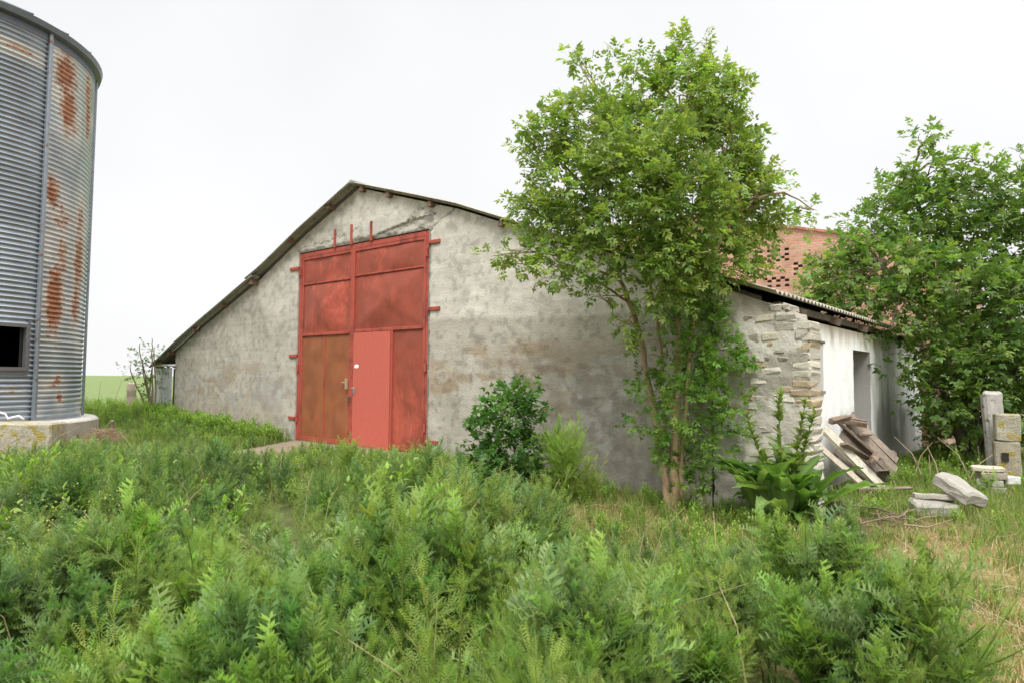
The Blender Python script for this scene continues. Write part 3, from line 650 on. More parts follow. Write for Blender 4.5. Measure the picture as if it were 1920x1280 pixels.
# ------------------------------------------------------------------ grain silo
SCX, SCY, SR, ZB, ZT = -18.4, -5.96, 2.94, .77, 8.55
silo = empty('grain_silo', (SCX, SCY, ZB), 'tall round corrugated steel grain silo with rust patches on a concrete base', 'silo')
def silomat():
    def bf(nt, N, L, out):
        at = N('ShaderNodeAttribute'); at.attribute_name = 'Col'     # r: rust mask, g: sheet tone, b: white bloom
        sp = N('ShaderNodeSeparateColor'); L(at.outputs['Color'], sp.inputs[0])
        tc = N('ShaderNodeTexCoord'); mp = N('ShaderNodeMapping'); mp.inputs['Scale'].default_value = (1, 1, 1.0); L(tc.outputs['Object'], mp.inputs[0])
        n1 = N('ShaderNodeTexNoise'); n1.inputs['Scale'].default_value = 7; n1.inputs['Detail'].default_value = 9; n1.inputs['Roughness'].default_value = .7; L(mp.outputs[0], n1.inputs['Vector'])
        n2 = N('ShaderNodeTexNoise'); n2.inputs['Scale'].default_value = 3; n2.inputs['Detail'].default_value = 8; L(tc.outputs['Object'], n2.inputs['Vector'])
        s = N('ShaderNodeMath'); s.operation = 'MULTIPLY_ADD'; L(n1.outputs[0], s.inputs[0]); s.inputs[1].default_value = 1.1; L(sp.outputs[0], s.inputs[2])
        r = N('ShaderNodeMapRange'); r.inputs['From Min'].default_value = .96; r.inputs['From Max'].default_value = 1.08; L(s.outputs[0], r.inputs['Value'])
        r2_ = N('ShaderNodeMapRange'); r2_.inputs['From Min'].default_value = .78; r2_.inputs['From Max'].default_value = 1.05; L(s.outputs[0], r2_.inputs['Value'])
        cz = N('ShaderNodeMix'); cz.data_type = 'RGBA'; cz.blend_type = 'MULTIPLY'; cz.inputs['Factor'].default_value = 1; cz.inputs['A'].default_value = (.34, .385, .43, 1); L(sp.outputs[1], cz.inputs['B'])
        v = N('ShaderNodeMapRange'); v.inputs['To Min'].default_value = .7; v.inputs['To Max'].default_value = 1.3; L(n2.outputs[0], v.inputs['Value'])
        c2 = N('ShaderNodeMix'); c2.data_type = 'RGBA'; c2.blend_type = 'MULTIPLY'; c2.inputs['Factor'].default_value = 1; L(cz.outputs['Result'], c2.inputs['A']); L(v.outputs[0], c2.inputs['B'])
        cw = N('ShaderNodeMix'); cw.data_type = 'RGBA'; L(sp.outputs[2], cw.inputs['Factor']); L(c2.outputs['Result'], cw.inputs['A']); cw.inputs['B'].default_value = (.62, .59, .54, 1)
        c3 = N('ShaderNodeMix'); c3.data_type = 'RGBA'; fm = N('ShaderNodeMath'); fm.operation = 'MULTIPLY'; fm.inputs[1].default_value = .55; L(r2_.outputs[0], fm.inputs[0]); L(fm.outputs[0], c3.inputs['Factor']); L(cw.outputs['Result'], c3.inputs['A']); c3.inputs['B'].default_value = (.50, .33, .19, 1)
        cr = N('ShaderNodeValToRGB'); L(n1.outputs[0], cr.inputs[0]); e = cr.color_ramp.elements; e[0].position = .4; e[0].color = (.38, .14, .05, 1); e[1].position = .62; e[1].color = (.20, .07, .035, 1)
        c4 = N('ShaderNodeMix'); c4.data_type = 'RGBA'; L(r.outputs[0], c4.inputs['Factor']); L(c3.outputs['Result'], c4.inputs['A']); L(cr.outputs[0], c4.inputs['B'])
        mt = N('ShaderNodeMapRange'); mt.inputs['To Min'].default_value = .85; mt.inputs['To Max'].default_value = 0; L(r2_.outputs[0], mt.inputs['Value'])
        mt2 = N('ShaderNodeMath'); mt2.operation = 'SUBTRACT'; mt2.use_clamp = True; L(mt.outputs[0], mt2.inputs[0]); L(sp.outputs[2], mt2.inputs[1])
        p = N('ShaderNodeBsdfPrincipled'); L(c4.outputs['Result'], p.inputs['Base Color']); p.inputs['Roughness'].default_value = .42; L(mt2.outputs[0], p.inputs['Metallic'])
        L(p.outputs[0], out.inputs[0])
    return mat('galvanised_sheet', bf)
M_silo = silomat()
M_galv = surf('galvanised_strip', (.33, .36, .39), .45, metal=.6, spec=.5, usecol=True, var=.2, spots=((.25, .12, .06), 9, .62))
na = 360; pitch = .1; nzz = int((ZT-ZB)/pitch*8)
A = np.linspace(0, 2*PI, na+1); Zs = np.linspace(ZB, ZT, nzz+1)
AA, ZZ = np.meshgrid(A, Zs, indexing='ij')
DEG = np.degrees(AA); DEGs = (DEG+180) % 360-180
sheet = np.floor((DEGs-28.3)/22.5); ring = np.floor((ZT+.13-ZZ)/1.03)
frac = ((ZT+.13-ZZ)/1.03) % 1
RR_ = SR+.018*np.cos((ZZ-ZB)*2*PI/pitch)+.004*(hash2(sheet+50, ring+9, 5)-.5)
tone = .80+.38*hash2(sheet+50, ring+9, 3)+.1*(fbm(DEGs*.12, ZZ*1.0, 7)-.5)
tone = tone*(1-.25*sst(.03, 0, frac))
rust = np.zeros(AA.shape); bloom = .03*np.ones(AA.shape)
for (a, z, ra, rz, k) in ((37.7, 7.95, 5.5, .38, .62), (40, 7.25, 4.5, .5, .62), (55.6, 7.94, 3.2, .4, .55), (57, 7.36, 3, .42, .6), (33, 5.40, 3.2, .28, .6), (40, 4.15, 3.6, .5, .45), (53.4, 4.16, 4.5, .65, .62),
                          (36.8, 3.24, 4.2, .62, .68), (52, 3.22, 4.2, .5, .55), (40.2, 1.56, 2.6, .12, .5), (42.3, 1.22, 1.6, .13, .55), (37, 1.5, 5, .1, .35), (15.4, 7.97, 7, .08, .42), (38.4, 4.92, 6, .35, .40), (52.8, 4.97, 4.5, .5, .45), (47, 6.9, 2, .3, .3), (20, 1.4, 4, .15, .3), (29.5, 5.2, .8, 1.6, .3)):
    d = ((DEGs-a)/ra)**2+((ZZ-z)/rz)**2
    rust = np.maximum(rust, k*np.exp(-d*.5)); bloom = np.maximum(bloom, .6*np.exp(-d*.22))
rust = rust*1.14; bloom = bloom*sst(24, 31, DEGs)+.02
rust = rust+.10*np.cos((ZZ-ZB)*2*PI/pitch)*(rust > .12)
bloom = np.clip(bloom+.45*sst(.45, .75, fbm(DEGs*.1, ZZ*1.2, 31))*sst(29, 31, DEGs)*(frac < .6), 0, .8)
bloom = np.maximum(bloom, .5*sst(.25, .1, np.abs(ZZ-7.95))*(DEGs < 27)*(DEGs > 5))
X = SCX+RR_*np.cos(AA); Y = SCY+RR_*np.sin(AA)
dm = DEGs[:-1, :-1]; zm = ZZ[:-1, :-1]
skip = (dm > 9.0)*(dm < 23.6)*(zm > 1.83)*(zm < 2.62)
V, F = gridmesh(X, Y, ZZ, skip)
mk('corrugated_wall', V, F, M_silo, silo, np.stack([rust, tone, bloom], -1).reshape(-1, 3), True)
def cylp(deg, z, r): return (SCX+r*math.cos(RD(deg)), SCY+r*math.sin(RD(deg)), z)
for k in range(16):
    a = 28.3+22.5*k
    b = MB()
    e = math.degrees(.042/SR)
    V = []; 
    for z in (ZB+.02, ZT): V += [cylp(a-e, z, SR+.012), cylp(a-e, z, SR+.055), cylp(a-e*.3, z, SR+.07), cylp(a+e*.3, z, SR+.07), cylp(a+e, z, SR+.055), cylp(a+e, z, SR+.012)]
    b.add(V, [(i, i+1, i+7, i+6) for i in range(5)]+[(0, 1, 2, 3, 4, 5), (6, 7, 8, 9, 10, 11)], (.8, .82, .85)) if k % 2 == 0 else b.add(V, [(i, i+1, i+7, i+6) for i in range(5)], (.8, .82, .85))
    if k % 2 == 0: b.build('stiffener', M_galv, silo)
b = MB()   # hatch frame
fr = (.62, .60, .57)
def arcbox(a0, a1, z0, z1, r0, r1, col, nseg=8):
    aa = np.linspace(a0, a1, nseg+1); V = []
    for a in aa: V += [cylp(a, z0, r0), cylp(a, z0, r1), cylp(a, z1, r1), cylp(a, z1, r0)]
    F = []
    for i in range(nseg):
        o = i*4; F += [(o+j, o+(j+1) % 4, o+4+(j+1) % 4, o+4+j) for j in range(4)]
    F += [(0, 3, 2, 1), (nseg*4, nseg*4+1, nseg*4+2, nseg*4+3)]; b.add(V, F, col)
arcbox(8.4, 24.6, 2.60, 2.67, SR-.03, SR+.045, fr); arcbox(8.4, 24.6, 1.77, 1.84, SR-.03, SR+.045, fr)
arcbox(23.6, 24.6, 1.84, 2.60, SR-.03, SR+.045, fr, 2); arcbox(8.4, 9.4, 1.84, 2.60, SR-.03, SR+.045, fr, 2); b.build('hatch_frame', M_galv, silo)
b = MB()   # plain sheet around the hatch
aa = np.linspace(9, 27, 12)
arcbox(24.6, 25.6, 1.70, 2.74, SR+.012, SR+.022, (.6, .62, .65), 3); arcbox(6, 24.6, 1.69, 1.77, SR+.012, SR+.022, (.6, .62, .65), 8); b.build('hatch_surround', M_galv, silo)
# inner liner so the hatch opens into darkness
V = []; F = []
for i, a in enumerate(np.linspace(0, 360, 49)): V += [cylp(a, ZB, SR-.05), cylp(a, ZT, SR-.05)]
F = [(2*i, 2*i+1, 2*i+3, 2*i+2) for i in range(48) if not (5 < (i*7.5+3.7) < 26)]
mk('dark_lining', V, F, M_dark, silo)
# eave flashing and cone roof
b = MB()
def ringstrip(r0, z0, r1, z1, col, n=120):
    aa = np.linspace(0, 360, n+1); V = []
    for a in aa: V += [cylp(a, z0, r0), cylp(a, z1, r1)]
    b.add(V, [(2*i, 2*i+1, 2*i+3, 2*i+2) for i in range(n)], col)
dk = (.42, .43, .44)
ringstrip(SR+.01, ZT-.02, SR+.13, ZT+.02, dk); ringstrip(SR+.13, ZT+.02, SR+.16, ZT+.13, dk); ringstrip(SR+.16, ZT+.13, .35, ZT+1.5, (.5, .51, .52)); ringstrip(SR+.02, ZT-.16, SR+.02, ZT+.01, (.35, .36, .37))
b.build('cone_roof', M_galv, silo)
for k in range(24):
    a = 15*k+4; b = MB(); P = [cylp(a, ZT+.16+(SR+.14-r)*.48, r) for r in np.linspace(SR+.15, .4, 4)]
    b.tube(P, .018, 6, (.45, .46, .47)); b.build('roof_rib', M_galv, silo)
b = MB(); aa = np.linspace(0, 360, 81)
V = []; prof = [(SR+.38, -.3), (SR+.36, ZB-.05), (SR+.30, ZB), (SR-.1, ZB+.005)]
for a in aa:
    for r, z in prof: V.append(cylp(a, z, r+.02*math.sin(a*.7)))
F = [(4*i+j, 4*i+4+j, 4*i+5+j, 4*i+1+j) for i in range(80) for j in range(3)]
cc = np.tile(np.array([.42, .38, .32]), (len(V), 1)); cc *= (.75+.5*fbm(np.array(V)[:, 0]*2, np.array(V)[:, 1]*2+np.array(V)[:, 2]*3, 9))[:, None]
cc[3::4] = (.55, .54, .5); cc[2::4] = (.58, .56, .5)
b.add(V, F, cc); b.build('concrete_foundation', M_conc, silo)

# block with lichen in front of the silo
def roughblock(name, c, h, yaw, m, col, label, cat, tilt=0, roll=0, bev=.03, jit=.012, group=None, sub=3):
    V, F = boxmesh(np.array(h), bev)
    me = bpy.data.meshes.new('t'); me.from_pydata([tuple(v) for v in V], [], F)
    import bmesh
    bm = bmesh.new(); bm.from_mesh(me); bmesh.ops.subdivide_edges(bm, edges=bm.edges[:], cuts=sub, use_grid_fill=True)
    P = np.array([v.co[:] for v in bm.verts]); F = [[v.index for v in f.verts] for f in bm.faces]; bm.free(); bpy.data.meshes.remove(me)
    s = rng.uniform(0, 99)
    P = P+jit*4*(np.stack([fbm(P[:, 1]*6+s, P[:, 2]*6, 1), fbm(P[:, 0]*6+s, P[:, 2]*6, 2), fbm(P[:, 0]*6, P[:, 1]*6+s, 3)], -1)-.5)
    cy, sy = math.cos(yaw), math.sin(yaw); Rz = np.array([[cy, -sy, 0], [sy, cy, 0], [0, 0, 1]])
    ct, st = math.cos(tilt), math.sin(tilt); Rx = np.array([[1, 0, 0], [0, ct, -st], [0, st, ct]])
    cr_, sr_ = math.cos(roll), math.sin(roll); Ry = np.array([[cr_, 0, sr_], [0, 1, 0], [-sr_, 0, cr_]])
    P = P@(Rz@Rx@Ry).T+np.array(c)
    o = mk(name, P, F, m, None, np.tile(col, (len(P), 1)), False, base=(c[0], c[1], c[2]-h[2]))
    return tag(o, label, cat, group)
roughblock('concrete_block', (-13.72, -5.35, .50), (.32, .62, .40), RD(-38), M_lichen, (.40, .36, .28), 'squat concrete block with yellow lichen beside the silo foot', 'concrete block')
b = MB(); P = [(-13.95+.0*k, -5.55+.09*math.sin(k*.7), .92+.13*math.sin(k*.55)) for k in range(7)]
P = [(-13.98, -5.62, .90), (-13.97, -5.60, 1.0), (-13.95, -5.55, 1.06), (-13.92, -5.48, 1.03), (-13.90, -5.45, .95), (-13.85, -5.40, .98), (-13.80, -5.32, 1.0), (-13.76, -5.26, .94)]
b.tube(P, .016, 6, (.85, .85, .85)); tag(b.build('plastic_strap', M_white, None, base=(-13.9, -5.5, .9), smooth=True), 'curled white plastic strap on the lichen covered block', 'strap')

# ------------------------------------------------------------------ foliage toolkit
def unit(v): return v/(np.linalg.norm(v, axis=-1, keepdims=True)+1e-9)
def frames(d, upv):
    y = unit(d); x = unit(np.cross(y, upv)); z = np.cross(x, y); return np.stack([x, y, z], -1)
def inst(T, R, P, S, col):
    """template (V,F,c) at N frames -> V,F,C"""
    V, F = T[0], T[1]; N = len(P); k = len(V)
    S = np.asarray(S, float).reshape(N, 1, 1)
    W_ = np.einsum('nij,kj->nki', R, V)*S+P[:, None, :]
    FF = (F[None]+(np.arange(N)*k)[:, None, None]).reshape(-1, F.shape[1])
    C = np.repeat(col[:, None, :], k, 1)
    if len(T) > 2: C = C*T[2][None]
    return W_.reshape(-1, 3), FF, C.reshape(-1, 3)
class FM:
    def __init__(s): s.V = []; s.F = []; s.C = []; s.n = 0
    def add(s, V, F, C): s.V.append(V); s.F.append(F+s.n); s.C.append(C); s.n += len(V)
    def build(s, name, m, parent=None, base=None):
        return mk(name, np.vstack(s.V), np.vstack(s.F), m, parent, np.vstack(s.C), False, base)
    def arr(s): return np.vstack(s.V), np.vstack(s.F), np.vstack(s.C)

def leaflet(w=.3, droop=.15, fold=.1):
    V = np.array([(0, 0, 0), (-w, .35, fold), (0, .4, 0), (w, .35, fold), (-w*.75, .68, fold*.7-droop*.5), (0, .7, -droop*.4), (w*.75, .68, fold*.7-droop*.5), (0, 1, -droop)], float)
    F = np.array([(0, 2, 1), (0, 3, 2), (1, 2, 5), (1, 5, 4), (2, 3, 6), (2, 6, 5), (4, 5, 7), (5, 6, 7)]); return V, F
def compound(npair=2, l=.5, w=.22, droop=.3):
    V = []; F = []; n = 0; lv, lf_ = leaflet(w)
    spots = [(0, .60, 0)]+[(s, .57-.28*k+.03*s, .95+.1*k) for k in range(npair) for s in (-1, 1)]
    for s, y0, a in spots:
        ang = s*a; c_, s_ = math.cos(ang), math.sin(ang); R = np.array([[c_, s_, 0], [-s_, c_, 0], [0, 0, 1]])
        q = (lv*l*(.9 if s else 1.1))@R.T+np.array([0, y0, -droop*(y0**2)*.4]); V.append(q); F.append(lf_+n); n += len(q)
    V.append(np.array([(-.008, 0, 0), (.008, 0, 0), (0, .65, -droop*.15)])); F.append(np.array([(n, n+1, n+2)])); n += 3
    return np.vstack(V), np.vstack(F)
def pinnate(nl=7, w=.3, arch=.3, stem=.1, rw0=.022, fwd=.05, tip2=True, seed=1):
    """deeply cut, spiny thistle-like leaf of length 1: a narrow midrib blade with separate narrow pointed lobes"""
    q = np.random.default_rng(seed); V = []; F = []; zc = lambda y: arch*y*(1.0-y*1.25)
    ys = np.linspace(0, 1, 5)
    for y in ys:
        w_ = rw0*(1-y)**.5*(1 if y > .01 else .4)+.003; V += [(-w_, y, zc(y)+.008), (w_, y, zc(y)+.008)]
    for i in range(4): a = 2*i; F += [(a, a+1, a+3), (a, a+3, a+2)]
    sp = (1-stem)/nl
    for i in range(nl):
        for s in (-1, 1):
            L_ = w*(math.sin(PI*(.18+.70*(i+.5)/nl))**.8)*q.uniform(.75, 1.2); y0 = stem+sp*(i+.25*(s > 0)); b0 = len(V); f = fwd+.35*L_*q.uniform(.4, 1.1); z0 = zc(y0); zt_ = L_*q.uniform(.1, .65)
            V += [(0, y0, z0), (0, y0+sp*.46, z0), (s*L_*.5, y0+sp*.3+f*.45, z0+zt_*.8), (s*L_, y0+sp*.25+f, z0+zt_), (s*L_*.62, y0+sp*.95+f*.7, z0+zt_+.04), (s*L_*.66, y0-sp*.30+f*.5, z0+zt_-.03)]
            F += [(b0, b0+2, b0+1), (b0, b0+3, b0+2), (b0+1, b0+2, b0+3)]
            if tip2: F += [(b0+1, b0+2, b0+4)]
    return np.array(V, float), np.array(F)
def feather(nl=8, w=.25):
    """finely divided leaf made of narrow slivers"""
    V = [(-.012, 0, 0), (.012, 0, 0), (0, 1, -.12)]; F = [(0, 1, 2)]
    for i in range(nl):
        y = .15+.8*i/nl; L_ = w*math.sin(PI*(.2+.75*i/nl))
        for s in (-1, 1):
            b0 = len(V); V += [(0, y, -.1*y*y), (0, y+.03, -.1*y*y), (s*L_, y+.17, .05-.1*y*y), (s*L_*.5, y+.085, -.01-.1*y*y), (s*L_*.62, y+.10, .02-.1*y*y), (s*L_*.85, y+.02, .07)]
            F += [(b0, b0+1, b0+2), (b0+3, b0+4, b0+5)]
    return np.array(V, float), np.array(F)
def blade():
    return np.array([(-.5, 0, 0), (.5, 0, 0), (-.35, .4, .06), (.35, .4, .06), (-.2, .75, .2), (.2, .75, .2), (0, 1, .42)], float)*np.array([.05, 1, 1]), np.array([(0, 1, 3), (0, 3, 2), (2, 3, 5), (2, 5, 4), (4, 5, 6)])

def vary(base, n, v=.18, hue=.12, r=rng):
    c = np.array(base)[None]*(1+v*r.normal(size=(n, 1))); c[:, 0] *= (1+hue*r.normal(size=n)); return np.clip(c, .004, .9)

def crown(fm, tw, blobs, dens, leafT, lsize, pal, r, wall=False, outbias=.6, lpt=6, tl=.32, young=(.16, .22, .03), shrink=1.0):
    """leafy twigs spread through lumpy masses; fm leaves, tw twigs"""
    cen = np.array(blobs)[:, :3]; allc = cen.mean(0)
    for (x, y, z, rad) in blobs:
        nt = max(4, int(dens*rad**2.2*10)); c = np.array([x, y, z]); rad = rad*shrink; bt = r.uniform(.84, 1.18)
        d = unit(r.normal(size=(nt, 3))); rr = rad*(r.random(nt)**(1/ (2+outbias*3)))
        P0 = c+d*rr[:, None]*np.array([1, 1, .8]); out = unit(d*.8+unit(c-allc)*.25+np.array([0, 0, .45])+.5*r.normal(size=(nt, 3)))
        ln = tl*r.uniform(.5, 1.25, nt)
        shade = r.uniform(.75, 1.2, nt)*bt
        ytip = (r.random(nt) < .35)
        for k in range(nt):
            m = lpt; t = (np.arange(m)+.6)/m; side = r.random(m)*2*PI
            Q = P0[k]+out[k]*ln[k]*t[:, None]-np.array([0, 0, .18])*ln[k]*(t**2)[:, None]
            a = unit(np.cross(out[k], [0, .1, 1])); b2 = np.cross(out[k], a)
            dirs = out[k]*(.35+.5*t[:, None])+(np.cos(side)[:, None]*a+np.sin(side)[:, None]*b2)*(1.0-.5*t[:, None])+np.array([0, 0, -.10])
            Rm = frames(dirs, np.array([0, 0, 1.])+.45*r.normal(size=(m, 3)))
            S = lsize*r.uniform(.7, 1.2, m)*(1-.3*t)
            col = vary(pal[r.integers(len(pal))], m, .12, .08, r)*shade[k]
            if ytip[k]: col = col*(1-.6*t[:, None])+np.array(young)*.6*t[:, None]
            if wall:
                wt = np.interp(Q[:, 0], WX, WZ)+.12
                ok = ~((Q[:, 1] > -.10) & (Q[:, 2] < wt) & (Q[:, 0] < -2.5))
                if not ok.any(): continue
                Q, Rm, S, col = Q[ok], Rm[ok], S[ok], col[ok]
            T = leafT[r.integers(len(leafT))]
            fm.add(*inst(T, Rm, Q, S, col))
            if tw is not None and k % 2 == 0 and (not wall or P0[k][1] < -.1 or P0[k][2] > 4.6):
                V, F = tube([P0[k]-out[k]*.12, P0[k]+out[k]*ln[k]*.9], [.006, .002], 3, False); tw.append((V, F))

def limb(P, r0, r1, n=8, bow=.05, r=rng, seg=7):
    P = np.array(P, float); t = np.linspace(0, 1, seg*(len(P)-1)+1); idx = t*(len(P)-1); i = np.minimum(idx.astype(int), len(P)-2); f = (idx-i)[:, None]
    # catmull-rom
    Pm = np.vstack([2*P[0]-P[1], P, 2*P[-1]-P[-2]]); a, b_, c, d = Pm[i], Pm[i+1], Pm[i+2], Pm[i+3]
    Q = .5*((2*b_)+(-a+c)*f+(2*a-5*b_+4*c-d)*f**2+(-a+3*b_-3*c+d)*f**3)
    Q[1:-1] += r.normal(0, bow*.25, (len(Q)-2, 3)); rad = (r0+(r1-r0)*t)*(1+.06*r.normal(size=len(t)))
    return Q, rad

T_eld = [compound(2, .44, .24, .5), compound(2, .40, .26, .2), compound(1, .48, .26, .7), compound(2, .42, .22, .9)]
T_waln = [compound(2, .52, .25, .35), compound(1, .6, .26, .2)]
def bark(col, V): V = np.asarray(V); return np.array(col)*(.75+.5*fbm(V[:, 0]*9+V[:, 1]*7, V[:, 2]*6, 71))[:, None]

# elder tree against the wall
r = np.random.default_rng(21)
ELD = [(-3.85, -0.51, 5.48, 0.68), (-3.92, -0.6, 6.06, 0.32), (-4.41, -0.73, 5.82, 0.37), (-4.66, -0.95, 6.03, 0.21), (-5.25, -1.18, 6.11, 0.2), (-3.64, -0.2, 5.49, 0.4), (-4.97, -1.4, 5.15, 0.57), (-5.19, -1.83, 4.89, 0.35), (-5.36, -1.95, 4.72, 0.28), (-4.68, -0.77, 5.19, 0.56), (-5.1, -1.71, 4.23, 0.6), (-4.3, -1.31, 4.32, 0.69), (-3.72, -0.48, 4.77, 0.75), (-3.52, -0.06, 4.88, 0.38), (-3.41, 0.06, 4.48, 0.42), (-3.39, -0.03, 4.02, 0.57), (-3.69, -1.03, 3.79, 0.67), (-4.27, -1.5, 3.65, 0.64), (-5.07, -1.63, 3.67, 0.49), (-5.56, -1.8, 3.92, 0.32), (-5.59, -2.05, 3.38, 0.23), (-5.8, -2.34, 3.29, 0.11), (-5.18, -1.83, 3.23, 0.35), (-4.64, -1.65, 3.27, 0.41), (-3.82, -1.23, 3.24, 0.5), (-3.61, -0.41, 3.33, 0.46), (-3.33, 0.18, 3.61, 0.33), (-3.07, 0.38, 3.83, 0.2), (-2.67, 0.7, 4.02, 0.12), (-3.13, 0.17, 4.31, 0.22), (-4.71, -1.41, 2.78, 0.21), (-4.53, -1.11, 2.45, 0.18), (-4.0, -1.22, 2.85, 0.34), (-3.75, -0.77, 3.09, 0.34), (-3.44, -0.01, 3.23, 0.29), (-3.84, -1.47, 4.63, 0.39), (-4.3, -1.84, 4.46, 0.33), (-3.36, -1.16, 3.98, 0.39), (-3.81, -1.66, 3.89, 0.38)]
SPR = [(-3.94, -0.51, 2.71, 0.28), (-3.84, -0.41, 2.36, 0.39), (-4.3, -0.8, 2.56, 0.16), (-3.71, -0.27, 1.93, 0.36), (-4.37, -0.83, 2.21, 0.17), (-3.92, -0.57, 1.86, 0.35), (-4.31, -0.87, 1.57, 0.21), (-4.35, -1.0, 1.09, 0.18), (-3.84, -0.59, 1.37, 0.36), (-3.6, -0.28, 1.51, 0.32), (-3.9, -0.61, 0.88, 0.33), (-3.67, -0.3, 1.02, 0.28), (-3.52, -0.11, 1.86, 0.2), (-4.03, -0.82, 0.55, 0.17), (-3.76, -0.61, 0.55, 0.21), (-3.75, -0.35, 2.68, 0.18)]
eld = empty('elder_tree', (-4.2, -.62, -.05), 'tall many-stemmed elder tree in fresh leaf growing against the gable wall', 'tree')
B0 = np.array([-4.13, -.62, -.1])
stems = [([(-4.16, -.66, -.1), (-4.27, -.62, .7), (-4.50, -.55, 1.6), (-4.72, -.5, 2.5), (-4.98, -.55, 3.2), (-5.05, -.7, 4.0)], .056, .026),
         ([(-4.05, -.66, -.1), (-4.10, -.60, .9), (-4.06, -.56, 1.9), (-4.08, -.55, 2.8), (-4.15, -.6, 3.6), (-3.95, -.6, 5.2)], .058, .022),
         ([(-4.0, -.62, .0), (-4.0, -.52, 1.1), (-3.93, -.5, 2.1), (-3.85, -.5, 2.9), (-3.6, -.45, 4.2), (-3.4, -.3, 5.0)], .032, .014),
         ([(-4.12, -.55, .1), (-4.30, -.48, 1.3), (-4.42, -.45, 2.5), (-4.55, -.5, 3.4), (-4.45, -.6, 4.8)], .032, .016),
         ([(-3.93, -.5, 2.3), (-3.72, -.52, 2.9), (-3.45, -.5, 3.6), (-3.1, -.4, 4.0)], .03, .014)]
tm = MB(); SP = []
for P, a, c in stems:
    Q, rad = limb(P, a, c, r=r, bow=.04); V, F = tube(Q, rad, 9); tm.add(V, F, bark((.44, .31, .19), V)); SP.append(Q)
V, F = tube([(-4.1, -.63, -.2), (-4.1, -.63, .02), (-4.09, -.62, .22)], [.18, .12, .06], 10); tm.add(V, F, bark((.36, .25, .16), V))
tm.build('trunk', M_bark, eld, True)
SPt = np.vstack([q[int(len(q)*.45):] for q in SP])
bm_ = MB()
for (x, y, z, rad) in ELD:
    c = np.array([x, y, z]); low = SPt[SPt[:, 2] < z+.1]; j = np.argmin(np.linalg.norm(low-c, axis=1)+.4*np.maximum(0, low[:, 2]-z+.5)); s = low[j]
    mid = (s+c)/2+np.array([0, 0, .12])+r.normal(0, .06, 3)
    Q, rd = limb([s, mid, c], .02, .006, r=r, bow=.03, seg=4); V, F = tube(Q, rd, 5); bm_.add(V, F, bark((.36, .26, .17), V))
    for k in range(int(3+rad*6)):
        e = c+unit(r.normal(size=3))*rad*.8; q = c+(s-c)*r.uniform(0, .4)
        Q, rd = limb([q, (q+e)/2+r.normal(0, .04, 3), e], .009, .003, r=r, bow=.02, seg=3); V, F = tube(Q, rd, 4, False); bm_.add(V, F, bark((.34, .26, .17), V))
bm_.build('branches', M_bark, eld)
fm = FM(); crown(fm, None, ELD, 30, T_eld, .21, [(.20, .285, .075), (.165, .255, .06), (.25, .33, .095), (.185, .275, .08)], r, wall=True, young=(.36, .42, .10), shrink=.76, tl=.26); fm.build('crown', M_leaf, eld)
fm = FM(); crown(fm, None, SPR, 44, T_eld, .17, [(.14, .26, .045), (.11, .22, .04), (.18, .30, .055)], r, wall=True, tl=.22, young=(.2, .3, .05)); fm.build('basal_sprouts', M_leaf, eld)

# big dark tree at the right
WAL = [(-2.29, 7.56, 6.8, 0.32), (-2.26, 7.63, 6.07, 0.57), (-2.71, 7.29, 5.61, 0.62), (-1.73, 7.84, 5.57, 0.67), (-3.26, 6.89, 4.93, 0.51), (-2.98, 7.09, 5.32, 0.34), (-1.44, 7.9, 6.32, 0.22), (-1.09, 7.97, 5.71, 0.55), (-0.78, 8.19, 6.15, 0.24), (-2.29, 7.68, 4.94, 0.96), (-1.31, 8.11, 4.77, 0.94), (-0.61, 8.42, 4.95, 0.88), (-2.91, 6.59, 4.05, 0.93), (-3.63, 5.76, 3.8, 0.49), (-3.37, 6.19, 4.4, 0.37), (-3.63, 5.86, 4.22, 0.22), (-3.42, 5.7, 3.24, 0.64), (-3.83, 5.58, 3.95, 0.24), (-2.48, 6.48, 3.27, 0.8), (-2.68, 5.83, 2.77, 0.23), (-1.76, 6.92, 3.56, 0.95), (-0.87, 7.67, 3.36, 1.05), (-0.04, 8.7, 3.84, 1.19), (-2.97, 6.08, 3.22, 0.4), (-1.91, 6.77, 2.19, 0.71), (-1.44, 6.89, 2.29, 0.82), (-0.72, 7.48, 2.09, 0.93), (0.08, 8.39, 2.31, 1.15), (-2.02, 6.47, 1.46, 0.57), (-2.22, 6.3, 1.51, 0.27), (-1.47, 6.93, 1.26, 0.67), (-0.86, 7.96, 1.14, 0.64), (-1.93, 8.26, 2.8, 0.91), (-2.39, 9.33, 0.62, 0.41), (-2.52, 9.45, 1.1, 0.32), (-1.98, 9.15, 0.71, 0.47), (-1.18, 9.21, 1.67, 1.16), (-0.43, 9.73, 3.06, 1.16), (0.78, 9.69, 3.0, 1.2), (-3.91, 5.29, 3.5, 0.27), (-4.08, 5.16, 3.34, 0.17), (-2.58, 6.1, 1.86, 0.26)]
wt_ = empty('broad_tree', (-1.7, 8.6, .1), 'broad dark green leafy tree beyond the white side wall', 'tree')
tm = MB(); SP = []
